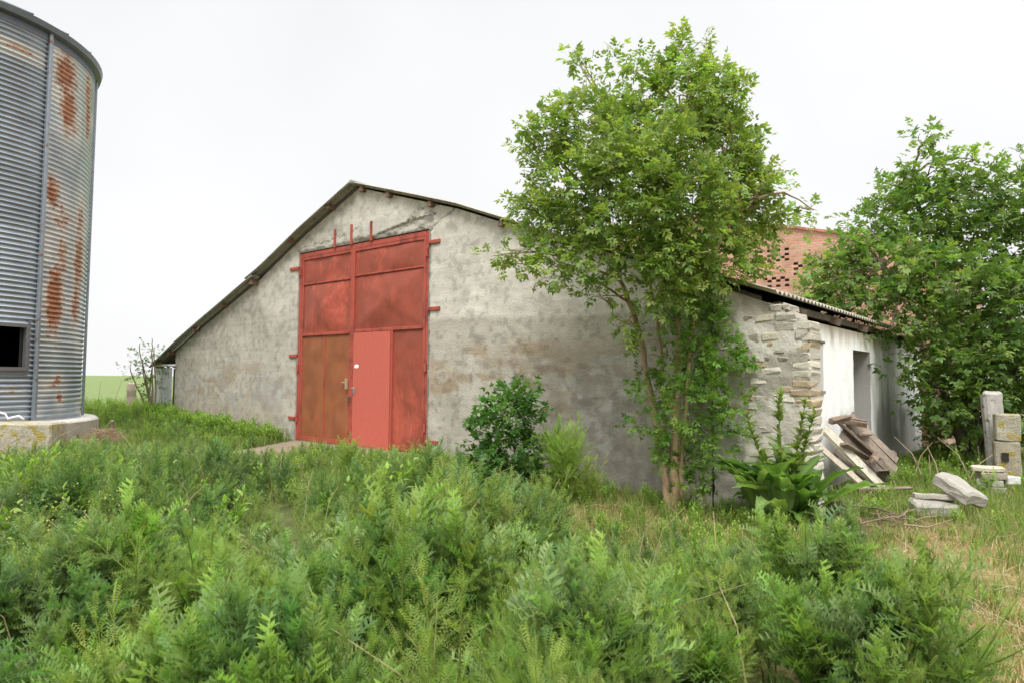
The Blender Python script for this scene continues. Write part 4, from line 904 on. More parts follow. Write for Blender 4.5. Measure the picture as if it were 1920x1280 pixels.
for P, a, c in (([(-1.75, 8.6, -.2), (-1.7, 8.5, 1.0), (-1.9, 8.3, 2.4), (-2.3, 8.2, 4.0), (-2.6, 8.0, 6.3)], .2, .04), ([(-1.6, 8.6, -.2), (-1.2, 8.5, 1.2), (-.6, 8.5, 2.8), (-.2, 8.6, 4.6)], .15, .04),
                ([(-1.8, 8.5, .1), (-2.1, 7.9, 1.5), (-2.3, 7.2, 2.8), (-2.9, 6.4, 4.0)], .11, .03), ([(-1.55, 8.7, .1), (-.9, 9.0, 1.6), (.4, 9.0, 3.2), (1.2, 9.4, 4.5)], .12, .03), ([(-1.7, 8.5, .2), (-1.3, 7.9, 1.3), (-1.0, 7.2, 2.5), (-.8, 7.0, 3.6)], .09, .03)):
    Q, rad = limb(P, a, c, r=r, bow=.06); V, F = tube(Q, rad, 9); tm.add(V, F, bark((.17, .13, .10), V)); SP.append(Q)
tm.build('trunk', M_bark, wt_, True); SPt = np.vstack([q[4:] for q in SP]); bm_ = MB()
for (x, y, z, rad) in WAL:
    c = np.array([x, y, z]); j = np.argmin(np.linalg.norm(SPt-c, axis=1)); s = SPt[j]
    Q, rd = limb([s, (s+c)/2+[0, 0, .15], c], .035, .01, r=r, bow=.05, seg=4); V, F = tube(Q, rd, 5); bm_.add(V, F, bark((.2, .16, .12), V))
    for k in range(int(3+rad*5)):
        e = c+unit(r.normal(size=3))*rad*.85; q = c+(s-c)*r.uniform(0, .3)
        Q, rd = limb([q, (q+e)/2+r.normal(0, .06, 3), e], .014, .004, r=r, bow=.03, seg=3); V, F = tube(Q, rd, 4, False); bm_.add(V, F, bark((.2, .16, .12), V))
bm_.build('branches', M_bark, wt_)
fm = FM(); crown(fm, None, WAL, 11.5, T_waln, .25, [(.12, .205, .052), (.10, .175, .045), (.15, .235, .06), (.19, .28, .075)], r, wall=False, tl=.42, young=(.22, .32, .07), shrink=.8); fm.build('crown', M_leaf, wt_)

# dark glossy bush by the wall
SHB = [(-5.84, -1.59, 1.44, 0.22), (-6.04, -1.75, 1.25, 0.29), (-5.8, -1.55, 1.22, 0.25), (-6.22, -1.87, 0.96, 0.29), (-6.0, -1.67, 0.67, 0.37), (-6.31, -1.93, 0.66, 0.22), (-6.24, -1.85, 0.37, 0.26), (-5.89, -1.45, 0.66, 0.25), (-6.01, -1.66, 0.3, 0.26), (-5.64, -1.36, 0.45, 0.21)]
sh = empty('leafy_shrub', (-6.4, -1.0, .1), 'dark glossy green bush standing before the wall right of the gate', 'shrub')
bm_ = MB()
for (x, y, z, rad) in SHB:
    Q, rd = limb([(-6.35+r.normal(0, .06), -1.05+r.normal(0, .05), .02), ((x-6.35)/2, (y-1.05)/2, z*.55), (x, y, z)], .016, .005, r=r, bow=.03, seg=4); V, F = tube(Q, rd, 5); bm_.add(V, F, bark((.3, .24, .16), V))
bm_.build('stems', M_bark, sh)
fm = FM(); crown(fm, None, SHB, 44, [compound(1, .62, .27, .2), compound(2, .5, .26, .3)], .16, [(.07, .17, .03), (.055, .14, .026), (.10, .21, .04)], r, wall=True, tl=.2, young=(.12, .24, .04)); fm.build('foliage', M_leaf, sh)

# sapling at the barn's left end
SAP = [(-20.31, -0.47, 2.51, 0.18), (-20.59, -0.68, 2.36, 0.18), (-20.53, -0.61, 1.9, 0.24), (-20.8, -0.82, 1.82, 0.14), (-20.33, -0.44, 1.9, 0.21), (-20.46, -0.52, 1.45, 0.21), (-20.36, -0.41, 1.07, 0.18), (-20.28, -0.43, 2.24, 0.14)]
sp = empty('young_tree', (SAP[6][0], SAP[6][1], .5), 'thin young tree with sparse leaves at the left end of the barn', 'tree')
bs = np.array([SAP[6][0]+.15, SAP[6][1], .45]); bm_ = MB()
for (x, y, z, rad) in SAP:
    Q, rd = limb([bs, (bs+np.array([x, y, z]))/2+r.normal(0, .05, 3), (x, y, z), (x, y, z+.25)], .028, .008, r=r, bow=.03, seg=4); V, F = tube(Q, rd, 5); bm_.add(V, F, bark((.3, .26, .16), V))
bm_.build('trunk', M_bark, sp)
fm = FM(); crown(fm, None, SAP, 26, T_eld, .17, [(.14, .22, .05), (.12, .18, .06)], r, tl=.3, lpt=5); fm.build('crown', M_leaf, sp)

# ------------------------------------------------------------------ weeds
T_th = [pinnate(6, .25, .5, seed=1, rw0=.03), pinnate(7, .21, .3, seed=2, rw0=.03), pinnate(5, .30, .7, seed=3, rw0=.03)]
T_thl = [pinnate(4, .26, .3, tip2=False, seed=4), pinnate(5, .22, .2, tip2=False, seed=5)]
T_fe = [feather(7, .26), feather(8, .22)]
T_fel = [feather(5, .28)]
WPAL = {'thistle': [(.17, .265, .075), (.14, .24, .055), (.165, .245, .105), (.115, .20, .068)],
        'feather': [(.195, .28, .075), (.165, .26, .06), (.225, .30, .085)], 'herb': [(.15, .26, .05), (.18, .29, .055)]}
def weed(kind, h, nleaf, r, lod=0):
    """one branching weed, root at the origin: stems, side shoots and leaves"""
    fm = FM(); base = WPAL[kind][r.integers(len(WPAL[kind]))]; base = np.array(base)
    T = {'thistle': T_thl if lod else T_th, 'feather': T_fel if lod else T_fe, 'herb': [leaflet(.22, .3, .1)]}[kind]
    axes_ = []; nst = {'thistle': 1, 'feather': 3, 'herb': 3}[kind]
    for s_ in range(nst):
        lean = r.normal(0, .16 if nst > 1 else .10, 2); hh = h*r.uniform(.8, 1.0); off = r.normal(0, .04*h*(nst > 1), 2); tt = np.linspace(0, 1, 5)
        P = np.stack([off[0]+lean[0]*hh*tt**1.4, off[1]+lean[1]*hh*tt**1.4, hh*tt], -1); axes_.append((P, 1.0))
        for k in range(6 if nst == 1 else 4):
            t0 = r.uniform(.12, .75); p0 = np.array([np.interp(t0, tt, P[:, q]) for q in range(3)]); a = r.uniform(0, 2*PI); e = r.uniform(.45, 1.0); L_ = h*r.uniform(.28, .5)*(1.1-t0*.5)
            q = np.linspace(0, 1, 4); rad = L_*q*math.cos(e); zz = L_*(q*math.sin(e)+.18*q*q)
            axes_.append((p0+np.stack([rad*math.cos(a), rad*math.sin(a), zz], -1), .72))
    tot = sum(np.linalg.norm(P[-1]-P[0])*(1.3 if w_ == 1 else 1) for P, w_ in axes_)
    for P, w_ in axes_:
        nn_ = len(P); tt = np.linspace(0, 1, nn_)
        V, F = tube(P, h*.009*w_*(1-.7*tt), 3, False); F = np.array(F); F = np.vstack([F[:, :3], F[:, [0, 2, 3]]]); fm.add(V, F, np.tile(base*np.array([1.15, 1.0, .9]), (len(V), 1)))
        m = max(4, int(nleaf*np.linalg.norm(P[-1]-P[0])*(1.3 if w_ == 1 else 1)/tot)); t = (np.arange(m)+.4)/m
        t = t**.85; az = np.arange(m)*2.4+r.uniform(0, 6)+.4*r.normal(size=m); Q = np.stack([np.interp(t, tt, P[:, k]) for k in range(3)], -1)
        ax_ = unit((P[-1]-P[0])[None])[0]; u1 = unit(np.cross(ax_, [.1, .2, 1])[None])[0] if abs(ax_[2]) < .98 else np.array([1., 0, 0]); v1 = np.cross(ax_, u1)
        op = np.interp(t, [0, .7, 1], [1.15, .85, .15])+.15*r.normal(size=m)      # opening angle from the shoot
        d = ax_*np.cos(op)[:, None]+(u1*np.cos(az)[:, None]+v1*np.sin(az)[:, None])*np.sin(op)[:, None]; d[:, 2] += .12
        s0, s1 = {'thistle': (.29, .16), 'feather': (.20, .11), 'herb': (.20, .11)}[kind]
        if w_ == 1 and kind == 'thistle': s0 = .33
        S = h*np.interp(t, [0, .4, 1], [s0, s0*.85, s1])*r.uniform(.7, 1.25, m)*(1 if w_ == 1 else .85)
        col = base*(1+.16*r.normal(size=(m, 1))); col[:, 0] *= 1+.08*r.normal(size=m); col = np.clip(col*(1+.55*t**3)[:, None]*np.array([1.04, 1, .96]), .01, .6)
        for ti, T_ in enumerate(T):
            k = (np.arange(m)+ti) % len(T) == 0
            if k.any(): fm.add(*inst(T_, frames(d[k], np.array([0, 0, 1.])+.22*r.normal(size=(k.sum(), 3))), Q[k], S[k], col[k]))
    return fm.arr()
rw = np.random.default_rng(5)
PN = {k: [weed(k, 1.0, n_, rw) for _ in range(8)] for k, n_ in (('thistle', 150), ('feather', 180), ('herb', 110))}
PL = {k: [weed(k, 1.0, n_, rw, 1) for _ in range(6)] for k, n_ in (('thistle', 105), ('feather', 105), ('herb', 70))}

def inpoly(x, y, poly):
    ins = np.zeros(x.shape, bool); n_ = len(poly)
    for i in range(n_):
        x0, y0 = poly[i]; x1, y1 = poly[(i+1) % n_]
        c = ((y0 > y) != (y1 > y)) & (x < (x1-x0)*(y-y0)/(y1-y0+1e-12)+x0); ins ^= c
    return ins
MASS = [(-12.9, -7.0), (-12.3, -4.6), (-9.9, -4.1), (-8.2, -2.9), (-5.9, -2.7), (-5.3, -2.3), (-3.9, -3.5), (-2.6, -4.0), (-2.0, -3.5), (-1.5, -3.5), (-.95, -3.9), (-.55, -4.8), (-.35, -6.0), (-.3, -7.2), (-1.6, -8.9), (-6, -10.0), (-11.5, -9.5)]
def scatter(n_, box, keep, mindist=0):
    x = rw.uniform(box[0], box[1], n_*6); y = rw.uniform(box[2], box[3], n_*6); k = keep(x, y); x, y = x[k][:n_], y[k][:n_]; return x, y
def put(fm, P, x, y, h, tint=1.0):
    V, F, C = P; a = rw.uniform(0, 2*PI); c_, s_ = math.cos(a), math.sin(a)
    W_ = V*h; W_ = np.stack([W_[:, 0]*c_-W_[:, 1]*s_+x, W_[:, 0]*s_+W_[:, 1]*c_+y, W_[:, 2]+float(gz(x, y))-.02], -1); fm.add(W_, F, C*tint)
fm = FM(); cnt = 0
AREA = (-13, 0, -10, -2)
def keep_mass(x, y):
    d = np.hypot(x, y+9); return inpoly(x, y, MASS) & (d > 1.75)
x, y = scatter(2100, AREA, keep_mass)
for xi, yi in zip(x, y):
    d = math.hypot(xi, yi+9); zone = float(fbm(np.array(xi*1.1), np.array(yi*1.1), 500)); z2 = float(fbm(np.array(xi*.95), np.array(yi*.95), 523, 3)); q = rw.random()*.5+zone
    mound = float(np.clip((z2-.28)/.42, 0, 1)); 
    if rw.random() > .30+.85*mound: continue
    kind = 'thistle' if q < .78 else ('feather' if rw.random() < (.97 if d < 4.5 else .85) else 'herb')
    h = np.interp(d, [1.7, 3, 6, 12], [.52, .62, .60, .35])*(.66+.86*mound)*rw.uniform(.75, 1.2)
    P = (PN if d < 5.5 else PL)[kind]; t_ = .85+.5*(float(fbm(np.array(xi*.7), np.array(yi*.7), 511))-.35)
    put(fm, P[rw.integers(len(P))], xi, yi, h, rw.uniform(.88, 1.12)*t_); cnt += 1
o = fm.build('undergrowth', M_leaf); tag(o, 'dense waist-high thistles and feathery weeds filling the foreground', 'weeds', kind='stuff')

# low herbs towards wall, silo and field
fm = FM()
def keep_low(x, y):
    k = ~inpoly(x, y, MASS) & (np.hypot(x-SCX, y-SCY) > SR+.45) & (y < -.12)
    ramp = (y > -3.1) & (x > -13.7+(-y)*.55) & (x < -9.2) & ~((x > -11.4) & (y < -.9)); return k & ~ramp
lows = []
x, y = scatter(1500, (-21, -7.8, -7, -.15), keep_low)
for xi, yi in zip(x, y): lows.append((xi, yi, rw.uniform(.14, .34)*(.75 if xi < -13 and yi < -2.2 else 1)*(1.35 if xi > -12 and yi < -3.2 else 1), rw.choice(['herb', 'feather', 'thistle'], p=[.35, .35, .3])))
x, y = scatter(300, (-21, -13.9, -1.0, -.15), keep_low)
for xi, yi in zip(x, y): lows.append((xi, yi, rw.uniform(.25, .45), 'herb'))
x, y = scatter(420, (-26, -17, -3, 4), lambda a, b_: keep_low(a, b_) | ((a < -21.4) & (b_ > -.2)))
for xi, yi in zip(x, y): lows.append((xi, yi, rw.uniform(.2, .5), rw.choice(['herb', 'feather'])))
x, y = scatter(330, (-9.3, -5.0, -2.9, -.15), keep_low)
for xi, yi in zip(x, y):
    if fbm(np.array(xi*1.1), np.array(yi*1.1), 530) > .42: lows.append((xi, yi, rw.uniform(.12, .36), rw.choice(['herb', 'feather', 'thistle'], p=[.2, .6, .2])))
x, y = scatter(300, (-5.6, -2.2, -3.9, -.15), keep_low)
for xi, yi in zip(x, y):
    if fbm(np.array(xi*1.3), np.array(yi*1.3), 533) > .42: lows.append((xi, yi, rw.uniform(.1, .32), rw.choice(['herb', 'feather'])))
x, y = scatter(260, (-2.9, 2.0, .4, 8), lambda a, b_: (a > -2.8) & (np.hypot(a+1.25, b_-1.4) > .6))
for xi, yi in zip(x, y): lows.append((xi, yi, rw.uniform(.12, .34)*(1+.08*max(0, yi)), rw.choice(['herb', 'feather'], p=[.75, .25])))
x, y = scatter(260, (-1.5, 1.0, -7, .4), lambda a, b_: ~inpoly(a, b_, MASS) & (np.hypot(a, b_+9) > 2.5))
for xi, yi in zip(x, y):
    if rw.random() < .5: lows.append((xi, yi, rw.uniform(.06, .18), 'herb'))
for (xi, yi, h, kd) in lows:
    P = PL[kd]; put(fm, P[rw.integers(len(P))], xi, yi, h, rw.uniform(.85, 1.25))
o = fm.build('herb_cover', M_leaf); tag(o, 'low mixed herbs around the silo, the barn wall and the rubble', 'weeds', kind='stuff')

# grass, green and dry
TB = blade()
def grass(name, label, x, y, hmin, hmax, pal, wid=1.0, lean=.5):
    n_ = len(x); z = gz(x, y)-.01; az = rw.uniform(0, 2*PI, n_); el = PI/2-np.abs(rw.normal(0, lean, n_))
    d = np.stack([np.cos(az)*np.cos(el), np.sin(az)*np.cos(el), np.sin(el)], -1)
    up_ = np.stack([-np.cos(az)*np.sin(el), -np.sin(az)*np.sin(el), np.cos(el)], -1)*-1
    col = np.array(pal)[rw.integers(len(pal), size=n_)]*rw.uniform(.7, 1.25, (n_, 1))
    V, F = TB; V = V*np.array([wid, 1, 1])
    fm = FM(); fm.add(*inst((V, F), frames(d, up_), np.stack([x, y, z], -1), rw.uniform(hmin, hmax, n_), col)); o = fm.build(name, M_dry if 'dry' in name else M_leaf); return tag(o, label, 'grass', kind='stuff')
def pts(n_, box, f): return scatter(n_, box, f)
x1, y1 = pts(42000, (-3, 1.6, -8, 7), lambda a, b_: (~inpoly(a, b_, MASS) & (np.hypot(a, b_+9) > 1.6) & (fbm(a*1.3, b_*1.3, 541) > rw.random(len(a))*.8) & ((a > -2.5) | (b_ < -.05))))
x2, y2 = pts(18000, (-9, -2.5, -3.6, -.05), keep_low)
x9, y9 = pts(30000, (-1.0, 1.2, -7.6, -2.5), lambda a, b_: ~inpoly(a, b_, MASS) & (np.hypot(a, b_+9) > 1.6)); x2 = np.r_[x2, x9]; y2 = np.r_[y2, y9]
grass('dry_grass', 'short straw-coloured dry grass on the open ground at the right', np.r_[x1, x2], np.r_[y1, y2], .04, .15, [(.40, .31, .15), (.33, .26, .12), (.46, .38, .22), (.36, .22, .11), (.22, .25, .08), (.17, .22, .06)], 1.3, .8)
x1, y1 = pts(40000, (-3, 2.0, -7, 11), lambda a, b_: (~inpoly(a, b_, MASS) & (np.hypot(a, b_+9) > 1.8) & ((a > -2.8) | (b_ < -.05)) & (fbm(a*.9, b_*.9, 551)+.05*b_ > .43)))
x2, y2 = pts(22000, (-22, -9, -6, -.05), keep_low)
x3, y3 = pts(9000, (-34, -17, -4, 12), lambda a, b_: (a < -21.3) | (b_ < -.3) & keep_low(a, b_))
x4, y4 = pts(6000, (-9, -3, -3.2, -.05), keep_low)
grass('green_grass', 'green grass tufts between the herbs and along the rubble', np.r_[x1, x2, x3, x4], np.r_[y1, y2, y3, y4], .08, .28, [(.14, .22, .04), (.17, .24, .05), (.11, .18, .035), (.24, .27, .08)], .9, .45)
# dry stalks lying about
b = MB()
for k in range(300):
    if k < 225: x0, y0 = rw.uniform(-1.5, 1.0), rw.uniform(-6.5, 1.0)
    elif k < 255: x0, y0 = rw.uniform(-3, -1.5), rw.uniform(-.3, 5)
    else: x0, y0 = rw.uniform(-5, -2.6), rw.uniform(-2.6, -.5)
    if inpoly(np.array(x0), np.array(y0), MASS): continue
    a = rw.uniform(0, 6.3); l = rw.uniform(.12, .5); z0 = float(gz(x0, y0))+rw.uniform(.01, .10)
    b.tube([(x0, y0, z0), (x0+l*.5*math.cos(a), y0+l*.5*math.sin(a), z0+rw.uniform(.0, .08)), (x0+l*math.cos(a+.3), y0+l*math.sin(a+.3), z0+rw.uniform(-.03, .05))], [.0028, .0025, .0015], 3, np.array([.44, .40, .26])*rw.uniform(.7, 1.2))
tag(b.build('dry_stalks', M_dry), 'pale dry stalks scattered over the straw ground', 'dry stalks', kind='stuff')

# dead stems and small yellow flowers among the weeds
b = MB(); 
for k in range(80):
    x0, y0 = rw.uniform(-12, -.8), rw.uniform(-8, -2.6)
    if not inpoly(np.array(x0), np.array(y0), MASS) or math.hypot(x0, y0+9) < 2.2: continue
    z0 = float(gz(x0, y0))+.2; h = rw.uniform(.35, .75); a = rw.normal(0, .3, 2)
    b.tube([(x0, y0, z0), (x0+a[0]*h*.5, y0+a[1]*h*.5, z0+h*.6), (x0+a[0]*h*1.2, y0+a[1]*h*1.2, z0+h*.85)], [.0045, .0035, .002], 3, np.array([.42, .35, .20])*rw.uniform(.7, 1.2))
tag(b.build('dead_stalks', M_dry), 'thin tan dead stalks standing among the foreground weeds', 'dead stalks', kind='stuff')
fm = FM(); V, F = tube([(0, 0, 0), (0, 0, 1)], .5, 5); F = np.array([(0, 1, 2), (0, 2, 3), (0, 3, 4), (5, 7, 6), (5, 8, 7), (5, 9, 8)]+[(q, (q+1) % 5, 5+q) for q in range(5)]+[((q+1) % 5, 5+(q+1) % 5, 5+q) for q in range(5)])
n_ = 90; fx = rw.uniform(-6.6, -4.8, 90); fy = rw.uniform(-7.5, -6.6, 90)
fm.add(*inst((V, F), frames(unit(rw.normal(size=(n_, 3))+[0, 0, 2]), rw.normal(size=(n_, 3))), np.stack([fx, fy, gz(fx, fy)+rw.uniform(.48, .72, n_)], -1), rw.uniform(.007, .013, n_), vary((.58, .53, .2), n_, .1, .05, rw)))
tag(fm.build('wild_flowers', M_leaf), 'sprinkling of tiny yellow flowers in the left foreground weeds', 'flowers', kind='stuff')

# individual plants that stand out
def plant(name, kind, x, y, h, nleaf, label, cat, tint=(1, 1, 1), seed=1, k=1, group=None):
    rr_ = np.random.default_rng(seed); fm = FM(); g = float(gz(x, y))-.02
    for q in range(k):
        V, F, C = weed(kind, h*rr_.uniform(.8, 1.0), nleaf, rr_); off = rr_.normal(0, .09*h, 2)*(k > 1)
        fm.add(V+np.array([x+off[0], y+off[1], g]), F, C*np.array(tint))
    return tag(fm.build(name, M_leaf, None, base=(x, y, g)), label, cat, group)
plant('mugwort_bush', 'feather', -5.38, -1.4, 1.2, 150, 'tall feathery yellow-green weed clump leaning on the dark bush', 'weed', (1.1, 1.18, 1.0), 3, 9)
plant('mugwort_bush', 'feather', -5.0, -1.35, .74, 90, 'small feathery weed clump alone before the wall left of the elder tree', 'weed', (1.25, 1.2, 1.1), 4, 4)
plant('gate_weed', 'feather', -8.35, -2.6, .74, 110, 'bright green weed clump rising before the foot of the red gate', 'weed', (1.15, 1.12, 1.0), 6, 5)
plant('thistle', 'thistle', -1.52, -3.35, .62, 60, 'slender dark thistle spire at the edge of the straw ground', 'thistle', (.8, .85, .8), 11)
plant('thistle', 'thistle', -1.22, -3.55, .52, 44, 'shorter leafy thistle beside the slender spire near the straw', 'thistle', (.8, .95, .7), 12)
plant('thistle', 'thistle', -1.55, -6.25, .62, 46, 'big silvery grey-green thistle low in the right foreground', 'thistle', (1.25, 1.15, 1.35), 13, 2)
plant('thistle', 'thistle', -3.9, -6.5, .75, 50, 'wide-leaved grey thistle in the middle of the foreground weeds', 'thistle', (1.15, 1.1, 1.25), 14, 2)
plant('feathery_weed', 'feather', -5.2, -6.9, .72, 80, 'bright lime green feathery weed clump in the left foreground', 'weed', (1.05, 1.15, .7), 15, 5)
plant('feathery_weed', 'feather', -2.3, -7.35, .52, 80, 'pale yellow-green feathery weed clump at the bottom centre edge', 'weed', (1.15, 1.05, 1.1), 16, 4)

# broad-leaved dock
def dock():
    rr_ = np.random.default_rng(31); x0, y0 = -2.72, -.72; z0 = float(gz(x0, y0)); root = empty('dock_plant', (x0, y0, z0), 'big broad-leaved dock plant with upright seed stalks beside the stone corner', 'plant')
    fm = FM(); n_ = 15; u = np.linspace(0, 1, n_)
    for k in range(84):
        az = k*2.4+rr_.normal(0, .8); L_ = rr_.uniform(.45, 1.12); wd = L_*rr_.uniform(.13, .19); el0 = rr_.uniform(.8, 1.5); s = u*L_
        el = el0-1.1*u**rr_.uniform(1.5, 3)*rr_.uniform(.6, 1.4); rr2 = np.cumsum(np.cos(el))*L_/n_; zz = np.cumsum(np.sin(el))*L_/n_
        wv = wd*np.clip(np.sin(PI*np.clip((u-.15)/.85, 0, 1)**.75), .0, 1)+.008; ca, sa = math.cos(az), math.sin(az); ox, oy = [(-.22, .0), (.0, .05), (.2, .1), (.08, -.2)][k % 4]+rr_.normal(0, .05, 2)
        V = []
        for i in range(n_):
            for s_, wf in ((-1, 1), (-.5, .5), (0, 0), (.5, .5), (1, 1)):
                lat = s_*wv[i]; lift = abs(s_)*wv[i]*.35+.022*math.sin(i*2.1+s_*3+k)*abs(s_); V.append((x0+ox+ca*rr2[i]-sa*lat, y0+oy+sa*rr2[i]+ca*lat, z0+zz[i]+lift))
        F = []
        for i in range(n_-1):
            for j in range(4): a = i*5+j; F += [(a, a+5, a+6), (a, a+6, a+1)]
        col = np.array([(.11, .205, .042), (.085, .165, .038), (.15, .235, .07)][rr_.integers(3)])*rr_.uniform(.85, 1.2); C = np.tile(col, (len(V), 1)); C[2::5] = col*1.5
        if k % 23 == 5: C = C*np.array([1.5, 1.2, 1.3])
        fm.add(np.array(V), np.array(F), C)
    fm.build('broad_leaves', M_leaf, root)
    for (dx, dy, h) in ((-.30, -.12, 1.30), (.05, .0, 1.55), (.33, .1, 1.48), (.40, .16, 1.30)):
        fs = FM(); P = np.array([(x0+dx*t+.03*math.sin(t*5), y0+dy*t, z0+h*t) for t in np.linspace(0, 1, 9)]); V, F = tube(P, np.linspace(.013, .004, 9), 5, False); F = np.array(F); F = np.vstack([F[:, :3], F[:, [0, 2, 3]]]); fs.add(V, F, np.tile((.22, .28, .08), (len(V), 1)))
        m = 70; t = np.r_[rr_.uniform(.3, .6, 14), rr_.uniform(.6, 1, m-14)]; az = rr_.uniform(0, 6.3, m); el = rr_.uniform(.4, 1.2, m); Q = np.stack([np.interp(t, np.linspace(0, 1, 9), P[:, k]) for k in range(3)], -1)
        d = np.stack([np.cos(az)*np.cos(el), np.sin(az)*np.cos(el), np.sin(el)], -1); S = np.where(t < .6, .24, .13)*rr_.uniform(.6, 1.2, m)
        fs.add(*inst(leaflet(.16, .3, .12), frames(d, np.array([0, 0, 1.])+.2*rr_.normal(size=(m, 3))), Q, S, vary((.20, .27, .07), m, .15, .1, rr_))); fs.build('seed_stalk', M_leaf, root)
dock()

# ------------------------------------------------------------------ rubble and yard objects
g0 = lambda x, y: float(gz(x, y))
roughblock('stone_slab', (-1.42, 1.25, .10), (.26, .20, .085), RD(25), M_stone, (.32, .30, .26), 'flat broken concrete slab lying lowest under the tilted slab', 'slab', RD(4), 0, .03, .02)
roughblock('stone_slab', (-1.45, 1.42, .22), (.22, .15, .035), RD(10), M_stone, (.36, .33, .285), 'thin broken slab piece wedged under the tilted slab', 'slab', RD(-6), 0, .01)
roughblock('stone_slab', (-1.17, 1.45, .33), (.27, .19, .085), RD(-35), M_stone, (.33, .31, .27), 'pale thick broken slab tilted on top of the flat slab', 'slab', RD(-10), RD(24), .03, .02)
for k, (dx, dy, z, w, yw, lb) in enumerate(((0, 0, .055, .19, 12, 'lowest block of the small stone stack by the pillar'), (-.02, .02, .165, .17, 5, 'second block from the bottom of the small stone stack'), (.01, .0, .275, .17, 20, 'third whitish block of the small stone stack'), (-.05, .01, .37, .21, 9, 'flat ochre stone topping the small stone stack'))):
    roughblock('stone_block', (-1.02+dx, 3.95+dy, z), (w, .13, .052 if k < 3 else .035), RD(yw), M_stone, [(.36, .33, .29), (.46, .44, .40), (.33, .28, .23), (.48, .42, .33)][k], lb, 'stone block', 0, 0, .012, .008, 'stone stack by the pillar')
roughblock('stone_block', (-.78, 4.0, .22), (.09, .1, .06), RD(30), M_stone, (.6, .58, .55), 'small pale stone propped at the right side of the stone stack', 'stone block', 0, 0, .012, .008)
# block pillar with lichen
pil = empty('block_pillar', (-.88, 5.75, .05), 'lichen-covered gatepost of stacked hollow blocks standing in the grass', 'pillar')
def rb(name, c, h, yaw, m, col, parent):
    o = roughblock(name, c, h, yaw, m, col, None, None, 0, 0, .02, .01); o.parent = parent; o.location = Vector(o.location)-Vector(parent.location); return o
rb('block', (-.93, 5.75, .35), (.185, .16, .34), RD(10), M_lichen, (.34, .30, .23), pil); rb('block', (-.92, 5.75, .93), (.18, .155, .235), RD(12), M_lichen, (.36, .33, .26), pil)
b = MB(); b.box(-.99, -.89, 5.545, 5.60, .36, .50, (.03, .03, .03)); b.build('hole_shade_box', M_dark, pil)  # dark box standing in for the hole's shade, nothing is cut out
roughblock('white_post', (-1.13, 6.15, .76), (.15, .13, .79), RD(15), M_conc, (.42, .40, .37), 'whitewashed broken post standing behind the lichen pillar', 'post', 0, RD(-2), .05, .03)
# fallen shutter of boards leaning by the white wall
def rotz(a): return np.array([[math.cos(a), -math.sin(a), 0], [math.sin(a), math.cos(a), 0], [0, 0, 1]])
def leaning(name, label, cat, A, B, wdir, wid, n_, col, th=.022, cross=True, seed=1, gap=.006):
    """boards running A->B, laid side by side along wdir"""
    rr_ = np.random.default_rng(seed); A = np.array(A, float); B = np.array(B, float); L_ = np.linalg.norm(B-A); y = (B-A)/L_; x = np.array(wdir, float); x -= x@y*y; x /= np.linalg.norm(x); z = np.cross(x, y); Rm = np.stack([x, y, z], -1)
    root = empty(name, tuple((A+B)/2), label, cat); bw = wid/n_
    for k in range(n_):
        b = MB(); l2 = L_*rr_.uniform(.94, 1.0)/2; b.obox((A+B)/2+x*((k+.5)*bw-wid/2)+z*rr_.normal(0, .004), (bw/2-gap, l2*(1 if n_ == 1 else rr_.uniform(.72, 1.05)), th/2), Rm@rotz(rr_.normal(0, .035*(n_ > 1))), np.array(col)*rr_.uniform(.7, 1.25), jit=.004); b.build('board', M_wood, root)
    if cross:
        for f in (.16, .84):
            b = MB(); b.obox(A+(B-A)*f+z*(th*1.25), (wid/2+.05, .05, th/2), Rm, np.array(col)*.8, jit=.003); b.build('cross_batten', M_wood, root)
        b = MB(); q = A+(B-A)*.5+z*(th*1.3); c_, s_ = math.cos(.75), math.sin(.75); R2 = Rm@np.array([[c_, -s_, 0], [s_, c_, 0], [0, 0, 1]]); b.obox(q, (.025, L_*.5, th/2), R2, np.array(col)*.9, jit=.002); b.build('brace', M_wood, root)
    return root
leaning('board_shutter', 'grey-brown board shutter fallen slantwise against the white wall', 'wooden shutter', (-2.95, 2.8, 1.0), (-2.25, 3.55, .08), (.5, 1, .15), .85, 6, (.21, .17, .135))
leaning('pale_plank', 'long pale grey plank leaning beside the fallen shutter', 'plank', (-2.98, 2.2, .98), (-2.3, 2.9, .03), (.3, 1, 0), .2, 1, (.46, .42, .34), .05, False)
leaning('pale_plank', 'narrower pale plank under the long leaning plank', 'plank', (-2.98, 1.95, .72), (-2.4, 2.55, .02), (.3, 1, 0), .13, 1, (.38, .33, .26), .04, False)
for k, (x, y, z, yw, l, lb) in enumerate(((-2.85, 2.55, 1.10, 70, .5, 'dark broken timber lying on top of the shutter pile'), (-2.78, 3.0, 1.06, 20, .42, 'shorter dark timber beside the top timber of the pile'), (-2.42, 2.85, .52, 95, .5, 'rotten timber stub halfway down the shutter'))):
    b = MB(); c_, s_ = math.cos(RD(yw)), math.sin(RD(yw)); t_ = (.12, -.15, .1)[k]; R_ = np.array([[c_, -s_, 0], [s_, c_, 0], [0, 0, 1]])@np.array([[math.cos(t_), 0, -math.sin(t_)], [0, 1, 0], [math.sin(t_), 0, math.cos(t_)]])@np.array([[1, 0, 0], [0, .9, -.43], [0, .43, .9]])
    for q in range(3): b.obox(np.array([x, y, z])+R_@np.array([rw.normal(0, .03), .028*(q-1), rw.normal(0, .008)]), (l/2*rw.uniform(.75, 1.05), .02, .042), R_, np.array([.21, .155, .115])*rw.uniform(.7, 1.4), jit=.007)
    tag(b.build('timber_piece', M_wood, None, base=(x, y, z-.06)), lb, 'timber')
rr_ = np.random.default_rng(88)
